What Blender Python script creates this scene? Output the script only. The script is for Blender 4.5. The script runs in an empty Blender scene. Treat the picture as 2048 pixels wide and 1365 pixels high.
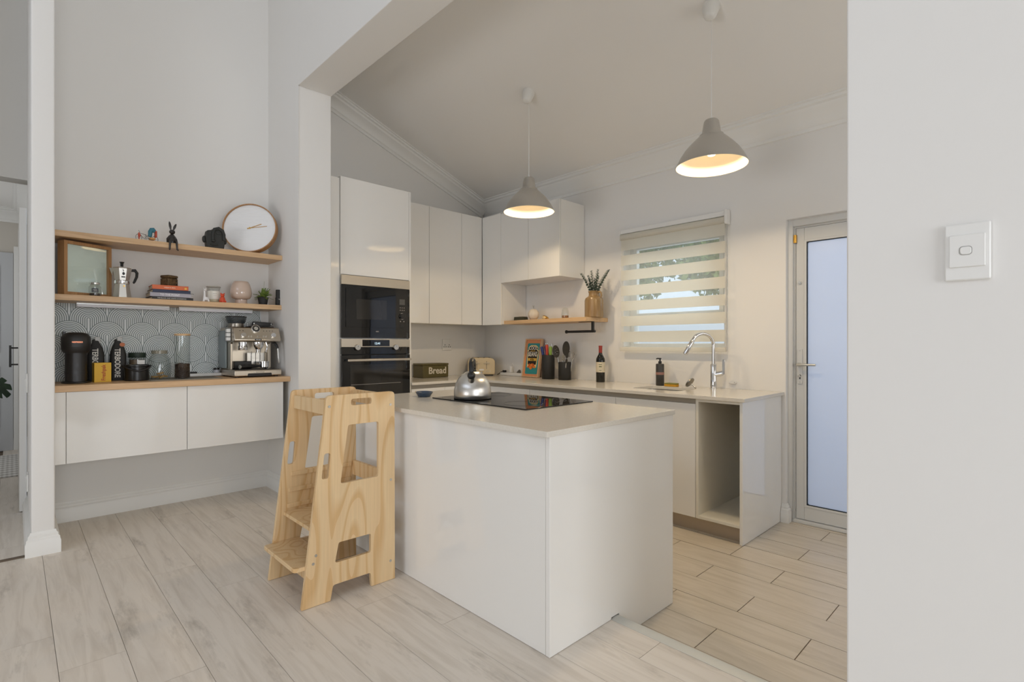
import bpy, bmesh, math, random
from mathutils import Vector, Matrix
random.seed(3)
SC = bpy.context.scene
COL = SC.collection
# ------------------------------------------------------------ camera, world, light, exposure
F, TH, Y0, H = 1037.0, math.radians(46.11), 690.0, 1.10
cam_d = bpy.data.cameras.new('camera'); cam = bpy.data.objects.new('camera', cam_d); COL.objects.link(cam)
cam.location = (0, 0, H); cam.rotation_euler = (math.pi/2, 0, TH)
cam_d.sensor_width = 36; cam_d.lens = F/2048*36; cam_d.shift_y = (Y0-682.5)/2048
cam_d.clip_start = .02
SC.camera = cam
SC.view_settings.view_transform = 'Standard'; SC.view_settings.look = 'None'
SC.view_settings.gamma = 1; SC.view_settings.use_curve_mapping = False
SC.view_settings.exposure = 0.3
W = bpy.data.worlds.new('world'); SC.world = W; W.use_nodes = True
bg = W.node_tree.nodes['Background']; bg.inputs[0].default_value = (.72, .82, 1, 1); bg.inputs[1].default_value = 1.1

def area(name, loc, rot, sx, sy, power, col):
    d = bpy.data.lights.new(name, 'AREA'); d.shape = 'RECTANGLE'; d.size = sx; d.size_y = sy
    d.energy = power; d.color = col
    o = bpy.data.objects.new(name, d); COL.objects.link(o); o.location = loc; o.rotation_euler = rot
    return o
R = math.radians
# daylight through the glazed door low in the back wall, an assumed side window and the high window
area('daylight_back_door', (-1.35, -3.27, .70), (R(114), 0, 0), 1.5, 1.3, 25, (1, .98, .96))
area('assumed_side_window', (3.62, .08, 1.3), (R(90), 0, R(90)), 2.2, 1.9, 60, (.96, .98, 1))  # unseen window assumed here, placed to light the alcove more than the island end
area('daylight_high_window', (-1.2, -3.27, 3.6), (R(80), 0, 0), 4.2, 1.2, 10, (.86, .91, 1))
area('fill_kitchen_side', (1.46, 2.7, 1.75), (R(102), 0, R(90)), 1.5, 1.4, 16, (1, .98, .95))  # added fill for the dim kitchen and ceiling, no known window on this side
area('fill_hall', (-6.5, -1.07, 1.5), (R(90), 0, 0), 1.2, 1.2, 5, (.95, .97, 1))  # added fill lamp brightening the hall, no opening stands behind it
# daylight outside the kitchen door and window
area('daylight_yard', (-1.6, 6.2, 3.4), (R(-50), 0, 0), 5, 2.5, 120, (.92, .95, 1))

def ray(x, y):
    u = (x-1024)/F; v = (Y0-y)/F
    return Vector((-math.sin(TH)+u*math.cos(TH), math.cos(TH)+u*math.sin(TH), v))
def onX(x, y, X): d = ray(x, y); return Vector((0, 0, H))+d*(X/d.x)
def onY(x, y, Y): d = ray(x, y); return Vector((0, 0, H))+d*(Y/d.y)
def onZ(x, y, Z): d = ray(x, y); return Vector((0, 0, H))+d*((Z-H)/d.z)

# ------------------------------------------------------------ mesh helpers
def s2l(c):
    c = c/255
    return c/12.92 if c <= .04045 else ((c+.055)/1.055)**2.4
def rgb(r, g, b): return (s2l(r), s2l(g), s2l(b), 1)

class MB:
    def __init__(s): s.v = []; s.f = []
    def add(s, vs, fs):
        n = len(s.v); s.v += [tuple(v) for v in vs]; s.f += [tuple(i+n for i in f) for f in fs]; return s
    def box(s, x0, x1, y0, y1, z0, z1):
        x0, x1 = sorted((x0, x1)); y0, y1 = sorted((y0, y1)); z0, z1 = sorted((z0, z1))
        return s.add([(x0,y0,z0),(x1,y0,z0),(x1,y1,z0),(x0,y1,z0),(x0,y0,z1),(x1,y0,z1),(x1,y1,z1),(x0,y1,z1)],
                     [(0,3,2,1),(4,5,6,7),(0,1,5,4),(1,2,6,5),(2,3,7,6),(3,0,4,7)])
    def loops(s, rings, cap0=True, cap1=True, closed=False):
        n = len(rings[0]); vs = [p for r in rings for p in r]; fs = []
        m = len(rings)
        for i in range(m if closed else m-1):
            a = i*n; b = ((i+1) % m)*n
            for j in range(n):
                k = (j+1) % n; fs.append((a+j, a+k, b+k, b+j))
        if not closed:
            if cap0: fs.append(tuple(range(n-1, -1, -1)))
            if cap1: fs.append(tuple((m-1)*n+j for j in range(n)))
        return s.add(vs, fs)
    def cyl(s, p0, p1, r0, r1=None, seg=20):
        return s.tube([p0, p1], [r0, r0 if r1 is None else r1], seg)
    def tube(s, pts, r, seg=10, closed=False):
        pts = [Vector(p) for p in pts]; m = len(pts)
        rs = r if isinstance(r, (list, tuple)) else [r]*m
        rings = []; prev = None
        for i, p in enumerate(pts):
            if closed: t = pts[(i+1) % m]-pts[i-1]
            else: t = pts[min(i+1, m-1)]-pts[max(i-1, 0)]
            t.normalize()
            if prev is None:
                a = Vector((0,0,1)) if abs(t.z) < .9 else Vector((1,0,0))
                n = a.cross(t).normalized()
            else:
                n = prev-t*prev.dot(t)
                n = n.normalized() if n.length > 1e-6 else Vector((1,0,0))
            prev = n; b = t.cross(n)
            rings.append([p+(n*math.cos(2*math.pi*j/seg)+b*math.sin(2*math.pi*j/seg))*rs[i] for j in range(seg)])
        return s.loops(rings, closed=closed)
    def lathe(s, prof, c=(0,0,0), seg=32, close=False, caps=True):
        cx, cy, cz = c
        rings = [[(cx+max(r,1e-5)*math.cos(2*math.pi*j/seg), cy+max(r,1e-5)*math.sin(2*math.pi*j/seg), cz+z) for j in range(seg)] for r, z in prof]
        return s.loops(rings, caps, caps, closed=close)
    def ell(s, c, r, seg=16, rows=10):
        if not isinstance(r, (tuple, list)): r = (r, r, r)
        rings = []
        for i in range(rows+1):
            a = -math.pi/2+math.pi*i/rows; q = max(math.cos(a), 1e-3)
            rings.append([(c[0]+r[0]*q*math.cos(2*math.pi*j/seg), c[1]+r[1]*q*math.sin(2*math.pi*j/seg), c[2]+r[2]*math.sin(a)) for j in range(seg)])
        return s.loops(rings)
    def prism(s, poly, ax, a, b):
        def P(u, v, w): return {'x': (w,u,v), 'y': (u,w,v), 'z': (u,v,w)}[ax]
        return s.loops([[P(u, v, a) for u, v in poly], [P(u, v, b) for u, v in poly]])
    def plate(s, outer, holes, ax, a, b):
        bm = bmesh.new(); es = []
        for lp in [outer]+list(holes):
            vs = [bm.verts.new((u, v, 0)) for u, v in lp]
            es += [bm.edges.new((vs[i], vs[(i+1) % len(vs)])) for i in range(len(vs))]
        bmesh.ops.triangle_fill(bm, edges=es, use_beauty=True)
        fs = bm.faces[:]
        r = bmesh.ops.extrude_face_region(bm, geom=fs)
        ev = [g for g in r['geom'] if isinstance(g, bmesh.types.BMVert)]
        for v in ev: v.co.z = 1
        bm.verts.index_update()
        def P(u, v, w):
            w = a+(b-a)*w
            return {'x': (w,u,v), 'y': (u,w,v), 'z': (u,v,w)}[ax]
        vs = [P(*v.co) for v in bm.verts]; f2 = [tuple(v.index for v in f.verts) for f in bm.faces]
        bm.free(); return s.add(vs, f2)
    def mold(s, path, prof, z0=0):
        # path: XY polyline, profile offset to its right side
        pts = [Vector((p[0], p[1])) for p in path]; m = len(pts); rings = []
        for i, p in enumerate(pts):
            def nr(d): return Vector((d.y, -d.x)).normalized()
            if i == 0: o = nr(pts[1]-pts[0])
            elif i == m-1: o = nr(pts[-1]-pts[-2])
            else:
                n1 = nr(pts[i]-pts[i-1]); n2 = nr(pts[i+1]-pts[i]); o = (n1+n2).normalized(); o = o/max(o.dot(n1), .3)
            rings.append([(p.x+o.x*d, p.y+o.y*d, z0+h) for d, h in prof])
        return s.loops(rings)
    def text(s, body, size, M, bold=0, depth=.0006, sx=1, align='CENTER', sp=1.0):
        cu = bpy.data.curves.new('t', 'FONT'); cu.body = body; cu.size = size; cu.extrude = depth; cu.offset = bold
        cu.align_x = align; cu.align_y = 'CENTER'; cu.resolution_u = 3; cu.space_character = sp
        ob = bpy.data.objects.new('t', cu); COL.objects.link(ob)
        dg = bpy.context.evaluated_depsgraph_get(); me = ob.evaluated_get(dg).to_mesh()
        vs = [M @ Vector((v.co.x*sx, v.co.y, v.co.z)) for v in me.vertices]; fs = [tuple(p.vertices) for p in me.polygons]
        ob.evaluated_get(dg).to_mesh_clear(); bpy.data.objects.remove(ob); bpy.data.curves.remove(cu)
        return s.add(vs, fs)
    def xf(s, M, start=0):
        s.v = s.v[:start]+[tuple(M @ Vector(v)) for v in s.v[start:]]; return s

def LX(x, y, z): return Matrix(((0,0,1,x),(1,0,0,y),(0,1,0,z),(0,0,0,1)))      # text plane facing +X
def LY(x, y, z): return Matrix(((1,0,0,x),(0,0,-1,y),(0,1,0,z),(0,0,0,1)))     # text plane facing -Y
def rpoly(pts, r, n=5):
    out = []; m = len(pts)
    rs = r if isinstance(r, (list, tuple)) else [r]*m
    for i in range(m):
        p = Vector(pts[i]); a = Vector(pts[i-1])-p; b = Vector(pts[(i+1) % m])-p
        if rs[i] <= 0: out.append(tuple(p)); continue
        la, lb = a.length, b.length; a.normalize(); b.normalize()
        ang = a.angle(b); t = min(rs[i]/math.tan(ang/2), la*.49, lb*.49)
        q0 = p+a*t; q1 = p+b*t
        for k in range(n+1):
            u = k/n; out.append(tuple(q0*(1-u)**2+p*2*u*(1-u)+q1*u*u))
    return out
def rrect(x0, x1, y0, y1, r, n=5): return rpoly([(x0,y0),(x1,y0),(x1,y1),(x0,y1)], r, n)
def circ(cx, cy, r, n=24): return [(cx+r*math.cos(2*math.pi*i/n), cy+r*math.sin(2*math.pi*i/n)) for i in range(n)]

def obj(name, mb, m, parent=None, bev=0, ang=35, label=None, subd=0, flat=False, seg=2):
    me = bpy.data.meshes.new(name)
    me.from_pydata(mb.v, [], mb.f)
    bm = bmesh.new(); bm.from_mesh(me)
    bmesh.ops.remove_doubles(bm, verts=bm.verts, dist=1e-6)
    bmesh.ops.recalc_face_normals(bm, faces=bm.faces); bm.to_mesh(me); bm.free()
    if not flat:
        me.polygons.foreach_set('use_smooth', [True]*len(me.polygons)); me.set_sharp_from_angle(angle=R(ang))
    me.materials.append(m)
    o = bpy.data.objects.new(name, me); COL.objects.link(o)
    if parent: o.parent = parent
    if label: o['label'] = label
    if bev:
        b = o.modifiers.new('bevel', 'BEVEL'); b.width = bev; b.segments = seg; b.limit_method = 'ANGLE'; b.angle_limit = R(40)
    if subd:
        b = o.modifiers.new('subd', 'SUBSURF'); b.levels = subd; b.render_levels = subd
    return o
def tag(o, label, cat, group=None):
    o['label'] = label; o['category'] = cat
    if group: o['group'] = group
    return o
def thing(name, label, cat, loc=(0,0,0), rz=0, group=None):
    o = bpy.data.objects.new(name, None); COL.objects.link(o); o.location = loc; o.rotation_euler = (0,0,rz)
    o.empty_display_size = .05
    return tag(o, label, cat, group)
def struct(name, mb, m, parent=None, label=None, **k):
    o = obj(name, mb, m, parent, **k)
    if not parent: o['kind'] = 'structure'
    if label: o['label'] = label
    return o

# ------------------------------------------------------------ materials
class S:                                   # node-socket arithmetic
    def __init__(s, t, k): s.t = t; s.k = k
    def op(s, o, *a):
        n = s.t.nodes.new('ShaderNodeMath'); n.operation = o
        for i, q in enumerate((s,)+a):
            if isinstance(q, S): s.t.links.new(q.k, n.inputs[i])
            else: n.inputs[i].default_value = q
        return S(s.t, n.outputs[0])
    def __add__(s, o): return s.op('ADD', o)
    def __sub__(s, o): return s.op('SUBTRACT', o)
    def __mul__(s, o): return s.op('MULTIPLY', o)
    def __truediv__(s, o): return s.op('DIVIDE', o)
def nodes(name):
    m = bpy.data.materials.new(name); m.use_nodes = True; t = m.node_tree
    return m, t, t.nodes['Principled BSDF']
def mat(name, col, rough=.5, metal=0, bump=None, coat=0, trans=0, ior=None, emit=None, es=0, spec=None, alpha=None, var=None, aniso=0):
    m, t, p = nodes(name)
    p.inputs['Base Color'].default_value = col; p.inputs['Roughness'].default_value = rough; p.inputs['Metallic'].default_value = metal
    if coat: p.inputs['Coat Weight'].default_value = coat; p.inputs['Coat Roughness'].default_value = .04
    if trans: p.inputs['Transmission Weight'].default_value = trans
    if ior: p.inputs['IOR'].default_value = ior
    if spec is not None: p.inputs['Specular IOR Level'].default_value = spec
    if emit: p.inputs['Emission Color'].default_value = emit; p.inputs['Emission Strength'].default_value = es
    if alpha is not None: p.inputs['Alpha'].default_value = alpha
    if aniso: p.inputs['Anisotropic'].default_value = aniso
    tc = t.nodes.new('ShaderNodeTexCoord')
    if bump:
        n = t.nodes.new('ShaderNodeTexNoise'); n.inputs['Scale'].default_value = bump[0]; n.inputs['Detail'].default_value = 3
        b = t.nodes.new('ShaderNodeBump'); b.inputs['Strength'].default_value = bump[1]; b.inputs['Distance'].default_value = .01
        t.links.new(tc.outputs['Object'], n.inputs[0]); t.links.new(n.outputs[0], b.inputs['Height']); t.links.new(b.outputs[0], p.inputs['Normal'])
    if var:      # (second colour, scale vector, contrast lo, hi)
        c2, sc, lo, hi = var
        mp = t.nodes.new('ShaderNodeMapping'); mp.inputs['Scale'].default_value = sc
        n = t.nodes.new('ShaderNodeTexNoise'); n.inputs['Scale'].default_value = 1; n.inputs['Detail'].default_value = 4
        r = t.nodes.new('ShaderNodeValToRGB'); r.color_ramp.elements[0].position = lo; r.color_ramp.elements[1].position = hi
        r.color_ramp.elements[0].color = col; r.color_ramp.elements[1].color = c2
        t.links.new(tc.outputs['Object'], mp.inputs[0]); t.links.new(mp.outputs[0], n.inputs[0]); t.links.new(n.outputs[0], r.inputs[0]); t.links.new(r.outputs[0], p.inputs['Base Color'])
    return m
def wood(name, c1, c2, axis='x', fine=60, rough=.5, planks=False, knots=None, dist=1.5, coarse=3.0, lo=.35, hi=.7):
    m, t, p = nodes(name); p.inputs['Roughness'].default_value = rough
    tc = t.nodes.new('ShaderNodeTexCoord'); src = tc.outputs['Object']
    if planks:
        oi = t.nodes.new('ShaderNodeObjectInfo'); va = t.nodes.new('ShaderNodeVectorMath'); va.operation = 'MULTIPLY_ADD'
        cx = t.nodes.new('ShaderNodeCombineXYZ')
        for i in range(3): t.links.new(oi.outputs['Random'], cx.inputs[i])
        va.inputs[1].default_value = (37, 53, 11); t.links.new(cx.outputs[0], va.inputs[0]); t.links.new(src, va.inputs[2]); src = va.outputs[0]
    sc = {'x': (coarse, fine, fine), 'y': (fine, coarse, fine), 'z': (fine, fine, coarse)}[axis]
    mp = t.nodes.new('ShaderNodeMapping'); mp.inputs['Scale'].default_value = sc; t.links.new(src, mp.inputs[0])
    n = t.nodes.new('ShaderNodeTexNoise'); n.inputs['Scale'].default_value = 1; n.inputs['Detail'].default_value = 5; n.inputs['Roughness'].default_value = .6
    n.inputs['Distortion'].default_value = dist
    t.links.new(mp.outputs[0], n.inputs[0])
    r = t.nodes.new('ShaderNodeValToRGB'); r.color_ramp.elements[0].position = lo; r.color_ramp.elements[1].position = hi
    r.color_ramp.elements[0].color = c1; r.color_ramp.elements[1].color = c2
    t.links.new(n.outputs[0], r.inputs[0]); out = r.outputs[0]
    if knots:      # broad darker blotches
        c3, k, a, b2 = knots
        mp2 = t.nodes.new('ShaderNodeMapping'); mp2.inputs['Scale'].default_value = tuple(q*k for q in {'x': (.25,1,1), 'y': (1,.25,1), 'z': (1,1,.25)}[axis]); t.links.new(src, mp2.inputs[0])
        n2 = t.nodes.new('ShaderNodeTexNoise'); n2.inputs['Scale'].default_value = 1; n2.inputs['Detail'].default_value = 6; n2.inputs['Roughness'].default_value = .7; t.links.new(mp2.outputs[0], n2.inputs[0])
        r2 = t.nodes.new('ShaderNodeValToRGB'); r2.color_ramp.elements[0].position = a; r2.color_ramp.elements[1].position = b2
        r2.color_ramp.elements[0].color = (0,0,0,1); r2.color_ramp.elements[1].color = (1,1,1,1); t.links.new(n2.outputs[0], r2.inputs[0])
        mx = t.nodes.new('ShaderNodeMix'); mx.data_type = 'RGBA'; t.links.new(r2.outputs[0], mx.inputs[0]); t.links.new(out, mx.inputs[6]); mx.inputs[7].default_value = c3
        out = mx.outputs[2]
    t.links.new(out, p.inputs['Base Color'])
    b = t.nodes.new('ShaderNodeBump'); b.inputs['Strength'].default_value = .08; b.inputs['Distance'].default_value = .002
    t.links.new(n.outputs[0], b.inputs['Height']); t.links.new(b.outputs[0], p.inputs['Normal'])
    return m
def plywood(name):
    m, t, p = nodes(name); p.inputs['Roughness'].default_value = .45
    tc = t.nodes.new('ShaderNodeTexCoord')
    mp = t.nodes.new('ShaderNodeMapping'); mp.inputs['Scale'].default_value = (6, 6, .9); t.links.new(tc.outputs['Object'], mp.inputs[0])
    n = t.nodes.new('ShaderNodeTexNoise'); n.inputs['Scale'].default_value = 1; n.inputs['Detail'].default_value = 1.2; n.inputs['Roughness'].default_value = .35; t.links.new(mp.outputs[0], n.inputs[0])
    k = S(t, n.outputs[0])*10
    k = k.op('FRACT')
    r = t.nodes.new('ShaderNodeValToRGB'); e = r.color_ramp.elements
    e[0].position = 0; e[0].color = rgb(236,202,154); e[1].position = 1; e[1].color = rgb(226,186,132)
    q = e.new(.60); q.color = rgb(238,207,160); q = e.new(.86); q.color = rgb(223,183,129)
    t.links.new(k.k, r.inputs[0])
    mp2 = t.nodes.new('ShaderNodeMapping'); mp2.inputs['Scale'].default_value = (160, 160, 5); t.links.new(tc.outputs['Object'], mp2.inputs[0])
    n2 = t.nodes.new('ShaderNodeTexNoise'); n2.inputs['Scale'].default_value = 1; t.links.new(mp2.outputs[0], n2.inputs[0])
    mx = t.nodes.new('ShaderNodeMix'); mx.data_type = 'RGBA'; mx.blend_type = 'MULTIPLY'; mx.inputs[0].default_value = .18
    t.links.new(r.outputs[0], mx.inputs[6]); t.links.new(n2.outputs[0], mx.inputs[7]); t.links.new(mx.outputs[2], p.inputs['Base Color'])
    return m
def thin_glass(name, tint=(1,1,1,1), frac=.9, rough=.02):
    m = bpy.data.materials.new(name); m.use_nodes = True; t = m.node_tree; t.nodes.clear()
    o = t.nodes.new('ShaderNodeOutputMaterial'); a = t.nodes.new('ShaderNodeBsdfTransparent'); a.inputs[0].default_value = tint
    g = t.nodes.new('ShaderNodeBsdfGlossy'); g.inputs['Roughness'].default_value = rough
    fr = t.nodes.new('ShaderNodeLayerWeight'); fr.inputs[0].default_value = .5
    k = S(t, fr.outputs['Facing']).op('POWER', 2.0)*.55+(1-frac)*.8
    mx = t.nodes.new('ShaderNodeMixShader'); t.links.new(k.k, mx.inputs[0]); t.links.new(a.outputs[0], mx.inputs[1]); t.links.new(g.outputs[0], mx.inputs[2]); t.links.new(mx.outputs[0], o.inputs[0])
    return m
def sheer(name, col, transp, extra='ShaderNodeBsdfTranslucent', rough=None):
    m = bpy.data.materials.new(name); m.use_nodes = True; t = m.node_tree; t.nodes.clear()
    o = t.nodes.new('ShaderNodeOutputMaterial'); a = t.nodes.new('ShaderNodeBsdfTransparent')
    b = t.nodes.new('ShaderNodeBsdfTranslucent'); b.inputs[0].default_value = col
    d = t.nodes.new('ShaderNodeBsdfDiffuse'); d.inputs[0].default_value = col
    m1 = t.nodes.new('ShaderNodeMixShader'); m1.inputs[0].default_value = .5; t.links.new(b.outputs[0], m1.inputs[1]); t.links.new(d.outputs[0], m1.inputs[2])
    m2 = t.nodes.new('ShaderNodeMixShader'); m2.inputs[0].default_value = transp; t.links.new(m1.outputs[0], m2.inputs[1]); t.links.new(a.outputs[0], m2.inputs[2])
    last = m2.outputs[0]
    if rough is not None:
        g = t.nodes.new('ShaderNodeBsdfGlossy'); g.inputs['Roughness'].default_value = rough
        m3 = t.nodes.new('ShaderNodeMixShader'); m3.inputs[0].default_value = .05; t.links.new(last, m3.inputs[1]); t.links.new(g.outputs[0], m3.inputs[2]); last = m3.outputs[0]
    t.links.new(last, o.inputs[0])
    return m

M = {}
M['wall'] = mat('wall_paint', rgb(236,234,230), .75, bump=(7, .06))
M['ceil'] = mat('ceiling_paint', rgb(242,240,236), .85, bump=(5, .03))
M['trim'] = mat('trim_paint', rgb(238,237,233), .45)
M['gloss'] = mat('gloss_white', rgb(240,238,233), .07, coat=.4)
M['white'] = mat('white_plastic', rgb(236,235,231), .35)
M['matt_white'] = mat('matt_white', rgb(236,235,232), .6)
M['carcass'] = mat('cabinet_melamine', rgb(235,230,216), .4)
M['stone'] = mat('quartz_top', rgb(226,220,209), .16, var=(rgb(222,216,204), (140,140,140), .4, .6))
M['channel'] = mat('handle_channel', rgb(170,163,150), .4, metal=.4)
M['plinth'] = mat('plinth_aluminium', rgb(186,173,156), .4, metal=.3)
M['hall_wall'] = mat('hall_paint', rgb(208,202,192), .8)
M['oak'] = wood('oak_laminate', rgb(203,165,122), rgb(222,187,145), 'y', 45, .45)
M['oakx'] = wood('oak_laminate_x', rgb(205,167,122), rgb(224,189,145), 'x', 45, .45)
M['oak_dark'] = wood('oak_frame', rgb(162,118,74), rgb(186,141,94), 'z', 70, .5)
M['floor'] = wood('laminate_floor', rgb(230,221,209), rgb(207,196,182), 'x', 26, .42, planks=True, knots=(rgb(178,168,155), 8, .55, .75), dist=.8, coarse=2.2, lo=.42, hi=.78)
M['tile'] = wood('wood_look_tile', rgb(212,201,184), rgb(192,180,160), 'x', 22, .3, planks=True, knots=(rgb(176,164,145), 5, .58, .8), dist=1.2, coarse=2.5, lo=.4, hi=.8)
M['grout'] = mat('tile_grout', rgb(116,94,74), .9)
M['seam'] = mat('floor_underlay', rgb(105,92,78), .9)
M['strip'] = mat('edge_strip', rgb(206,206,200), .5, metal=.3)
M['alu'] = mat('aluminium', rgb(196,196,192), .35, metal=.9)
M['alu_white'] = mat('powder_coated_aluminium', rgb(214,214,211), .4)
M['steel'] = mat('brushed_steel', rgb(196,186,170), .30, metal=1, aniso=.5)
M['kettle'] = mat('brushed_kettle_steel', rgb(206,203,197), .3, metal=1, aniso=.7)
M['steel_bright'] = mat('polished_steel', rgb(205,203,198), .24, metal=1)
M['chrome'] = mat('chrome', rgb(225,225,225), .06, metal=1)
M['shade'] = mat('spun_aluminium_shade', rgb(198,195,189), .30, metal=.75)
M['shade_in'] = mat('white_enamel_inside', rgb(250,240,220), .6)
M['ply'] = plywood('pine_plywood')
M['black'] = mat('black_plastic', rgb(26,25,24), .38)
M['black_matt'] = mat('black_matt', rgb(33,32,30), .6)
M['black_gloss'] = mat('black_glass', rgb(8,8,9), .03, spec=.6)
M['dark_glass'] = mat('oven_window_glass', rgb(38,36,33), .05, spec=.6)
M['rubber'] = mat('gasket_rubber', rgb(28,34,38), .6)
M['brass'] = mat('brass', rgb(200,160,80), .3, metal=1)
M['glass'] = thin_glass('clear_glass', (.91,.93,.925,1), .92)
M['pane'] = thin_glass('window_pane', (.93,.97,.96,1), .95)
M['frost'] = sheer('frosted_glass', rgb(220,227,238), .02, rough=.25)
M['blind'] = sheer('blind_fabric', rgb(243,239,229), 0)
M['sheer'] = sheer('blind_sheer', rgb(232,230,220), .80)
M['copper'] = mat('copper_print', rgb(190,120,90), .3, metal=.9)
# ============================================================ STRUCTURE
ZK = -.10                    # kitchen floor, one step below the living room (z = 0)
XS, XO, YP, YB, YW = -4.25, -4.35, 1.44, 1.68, 3.765
XL, XR = -3.66, -.34         # sides of the opening
HD = 2.92                    # underside of the header
def zc(y): return 2.63+.37*(YW-y)
# --- floors
floor = struct('floor', MB().box(-7.7, 3.6, -3.4, 1.735, -.2, -.010), M['seam'], label='pale grey wood plank floor of the living room')
mb = MB().box(-.652+.0008, .652-.0008, -.092+.0008, .092-.0008, -.009, 0)
pm = None
def plank(name, x, y, m, parent, me):
    o = bpy.data.objects.new(name, me); COL.objects.link(o); o.location = (x, y, 0); o.parent = parent; return o
first = obj('plank', mb, M['floor'], floor, bev=.0008, seg=1); pme = first.data; used = False
offs = {0: -2.304, 1: -2.004, 2: -1.657, 3: -1.306}
for k in range(-9, 9):
    y = .109+.1838*k+.092; x = offs[k % 4]
    me = pme
    if k == 8:
        e = obj('plank', MB().box(-.6512, .6512, -.0912, 1.735-y, -.009, 0), M['floor'], floor, bev=.0008, seg=1); me = e.data; bpy.data.objects.remove(e)
    for j in range(-5, 3):
        cx = x+.652+1.304*j
        if cx < -7.4 or cx > 1.9: continue
        if cx < -5.3 and not -.9 < y < .12: continue
        if me is pme and not used: first.location = (cx, y, 0); used = True; continue
        o = plank('plank', cx, y, M['floor'], floor, me)
kfloor = struct('floor_kitchen', MB().box(-4.4, 1.6, 1.735, 4.1, -.3, ZK-.003), M['grout'], label='wood-look tiled kitchen floor one step lower')
tm = obj('tile', MB().box(-.2950, .2950, -.0988, .0988, -.008, 0), M['tile'], kfloor, bev=.001, seg=1); first = True
rows = [1.741, 1.942, 2.141, 2.344, 2.544, 2.742, 2.946, 3.150, 3.354, 3.558, 3.762, 3.966]
for i in range(11):
    y = (rows[i]+rows[i+1])/2; x0 = -.978 if i % 2 else -1.271
    for j in range(-6, 4):
        cx = x0+.297+.594*j
        if cx < -4.2 or cx > .3: continue
        if first: o = tm; first = False
        else: o = bpy.data.objects.new('tile', tm.data); COL.objects.link(o); o.parent = kfloor
        o.location = (cx, y, ZK)
# threshold strip
struct('trim_1', MB().prism([(1.728,-.02),(1.735,-.09),(1.741,-.09),(1.772,.000),(1.765,.006),(1.735,.006),(1.722,.0012)], 'x', -1.219, -.3), M['strip'], label='aluminium edge strip along the floor step')
# --- kitchen walls
wx0, wx1, wz0, wz1 = -2.535, -1.665, 1.075, 1.985      # window opening
dx0, dx1, dz1 = -1.243, -.28, 1.945                    # door opening
wb = MB()
wb.box(-4.6, wx0, YW, 4.0, -.3, 3.4); wb.box(wx0, wx1, YW, 4.0, -.3, wz0); wb.box(wx0, wx1, YW, 4.0, wz1, 3.4)
wb.box(wx1, dx0, YW, 4.0, -.3, 3.4); wb.box(dx0, dx1, YW, 4.0, dz1, 3.4); wb.box(dx1, 1.7, YW, 4.0, -.3, 3.4)
struct('wall_window', wb, M['wall'], label='white painted kitchen wall with the blind window')
struct('wall_oven', MB().prism([(1.66,-.3),(3.8,-.3),(3.8,3.0),(1.66,3.7)], 'x', -4.6, XO), M['wall'], label='painted kitchen wall behind the oven cabinets')
struct('wall_kitchen_right', MB().box(1.5, 1.7, 1.68, 4.0, -.3, 3.9), M['wall'])
struct('ceiling_kitchen', MB().prism([(1.5,zc(1.5)),(4.0,zc(4.0)),(4.0,zc(4.0)+.15),(1.5,zc(1.5)+.15)], 'x', -4.6, 1.7), M['ceil'], label='sloping white kitchen ceiling')
# --- wall with the opening
pw = MB().box(-4.6, XL, YP, YB, -.25, 4.7).box(XL, XR, YP, YB, HD, 4.7).box(XR, 3.7, YP, YB, -.25, 4.7)
struct('wall_opening', pw, M['wall'], bev=.004, label='thick white wall with the wide opening into the kitchen')
struct('wall_alcove', MB().box(-4.5, XS, .1, YP, 0, 4.7), M['wall'], label='white alcove wall behind the oak shelves')
struct('wall_stub', MB().prism(rpoly([(-4.66,.067),(-3.67,.067),(-3.67,.16),(-4.66,.16)], [0,.008,.008,0]), 'z', 0, 4.7), M['wall'], label='narrow white wall end left of the alcove')
# --- rest of the living room, behind the camera
lw2 = MB().box(-5.2, -3.35, -3.5, -3.3, -.2, 4.7).box(-3.35, -2.15, -3.5, -3.3, -.2, 2.95).box(-3.35, 1.0, -3.5, -3.3, 4.25, 4.7).box(-2.15, -.55, -3.5, -3.3, 1.65, 2.95).box(-.55, 1.0, -3.5, -3.3, -.2, 2.95).box(1.0, 3.8, -3.5, -3.3, -.2, 4.7)
struct('wall_back', lw2, M['wall'])
struct('wall_right', MB().box(3.65, 3.85, -3.4, -1.05, -.2, 4.7).box(3.65, 3.85, 1.2, 1.5, -.2, 4.7).box(3.65, 3.85, -1.05, 1.2, -.2, .3).box(3.65, 3.85, -1.05, 1.2, 2.3, 4.7), M['wall'])
struct('ceiling', MB().box(-5.2, 3.85, -3.5, 1.68, 4.6, 4.75), M['ceil'])
# --- hall on the far left
struct('wall_hall_light_block', MB().box(-5.05, -3.72, -1.1, -.9, -.1, 4.7), M['wall'])  # unseen wall added to keep the back-room light off the hall opening
hl = MB().box(-5.2, -5.05, -3.4, -1.0, -.1, 4.7).box(-5.2, -5.05, -1.0, .4, 2.27, 4.7).box(-5.2, -5.05, .11, .4, -.1, 2.27)
struct('wall_hall_opening', hl, M['hall_wall'], label='wall with the opening into the hall')
struct('wall_hall_end', MB().box(-7.7, -7.55, -1.2, .5, -.1, 2.9), M['hall_wall'])
struct('wall_hall_right', MB().box(-7.6, -5.1, .11, .3, -.1, 2.9), M['wall'])
struct('wall_hall_left', MB().box(-7.6, -5.1, -1.3, -1.1, -.1, 2.9), M['wall'])
struct('ceiling_hall', MB().box(-7.6, -5.1, -1.2, .3, 2.52, 2.65), M['ceil'])
corn = [(0,-.14),(.012,-.14),(.014,-.118),(.024,-.112),(.03,-.09),(.05,-.062),(.078,-.045),(.084,-.03),(.1,-.026),(.104,-.012),(.116,-.010),(.116,0),(0,0)]
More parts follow.
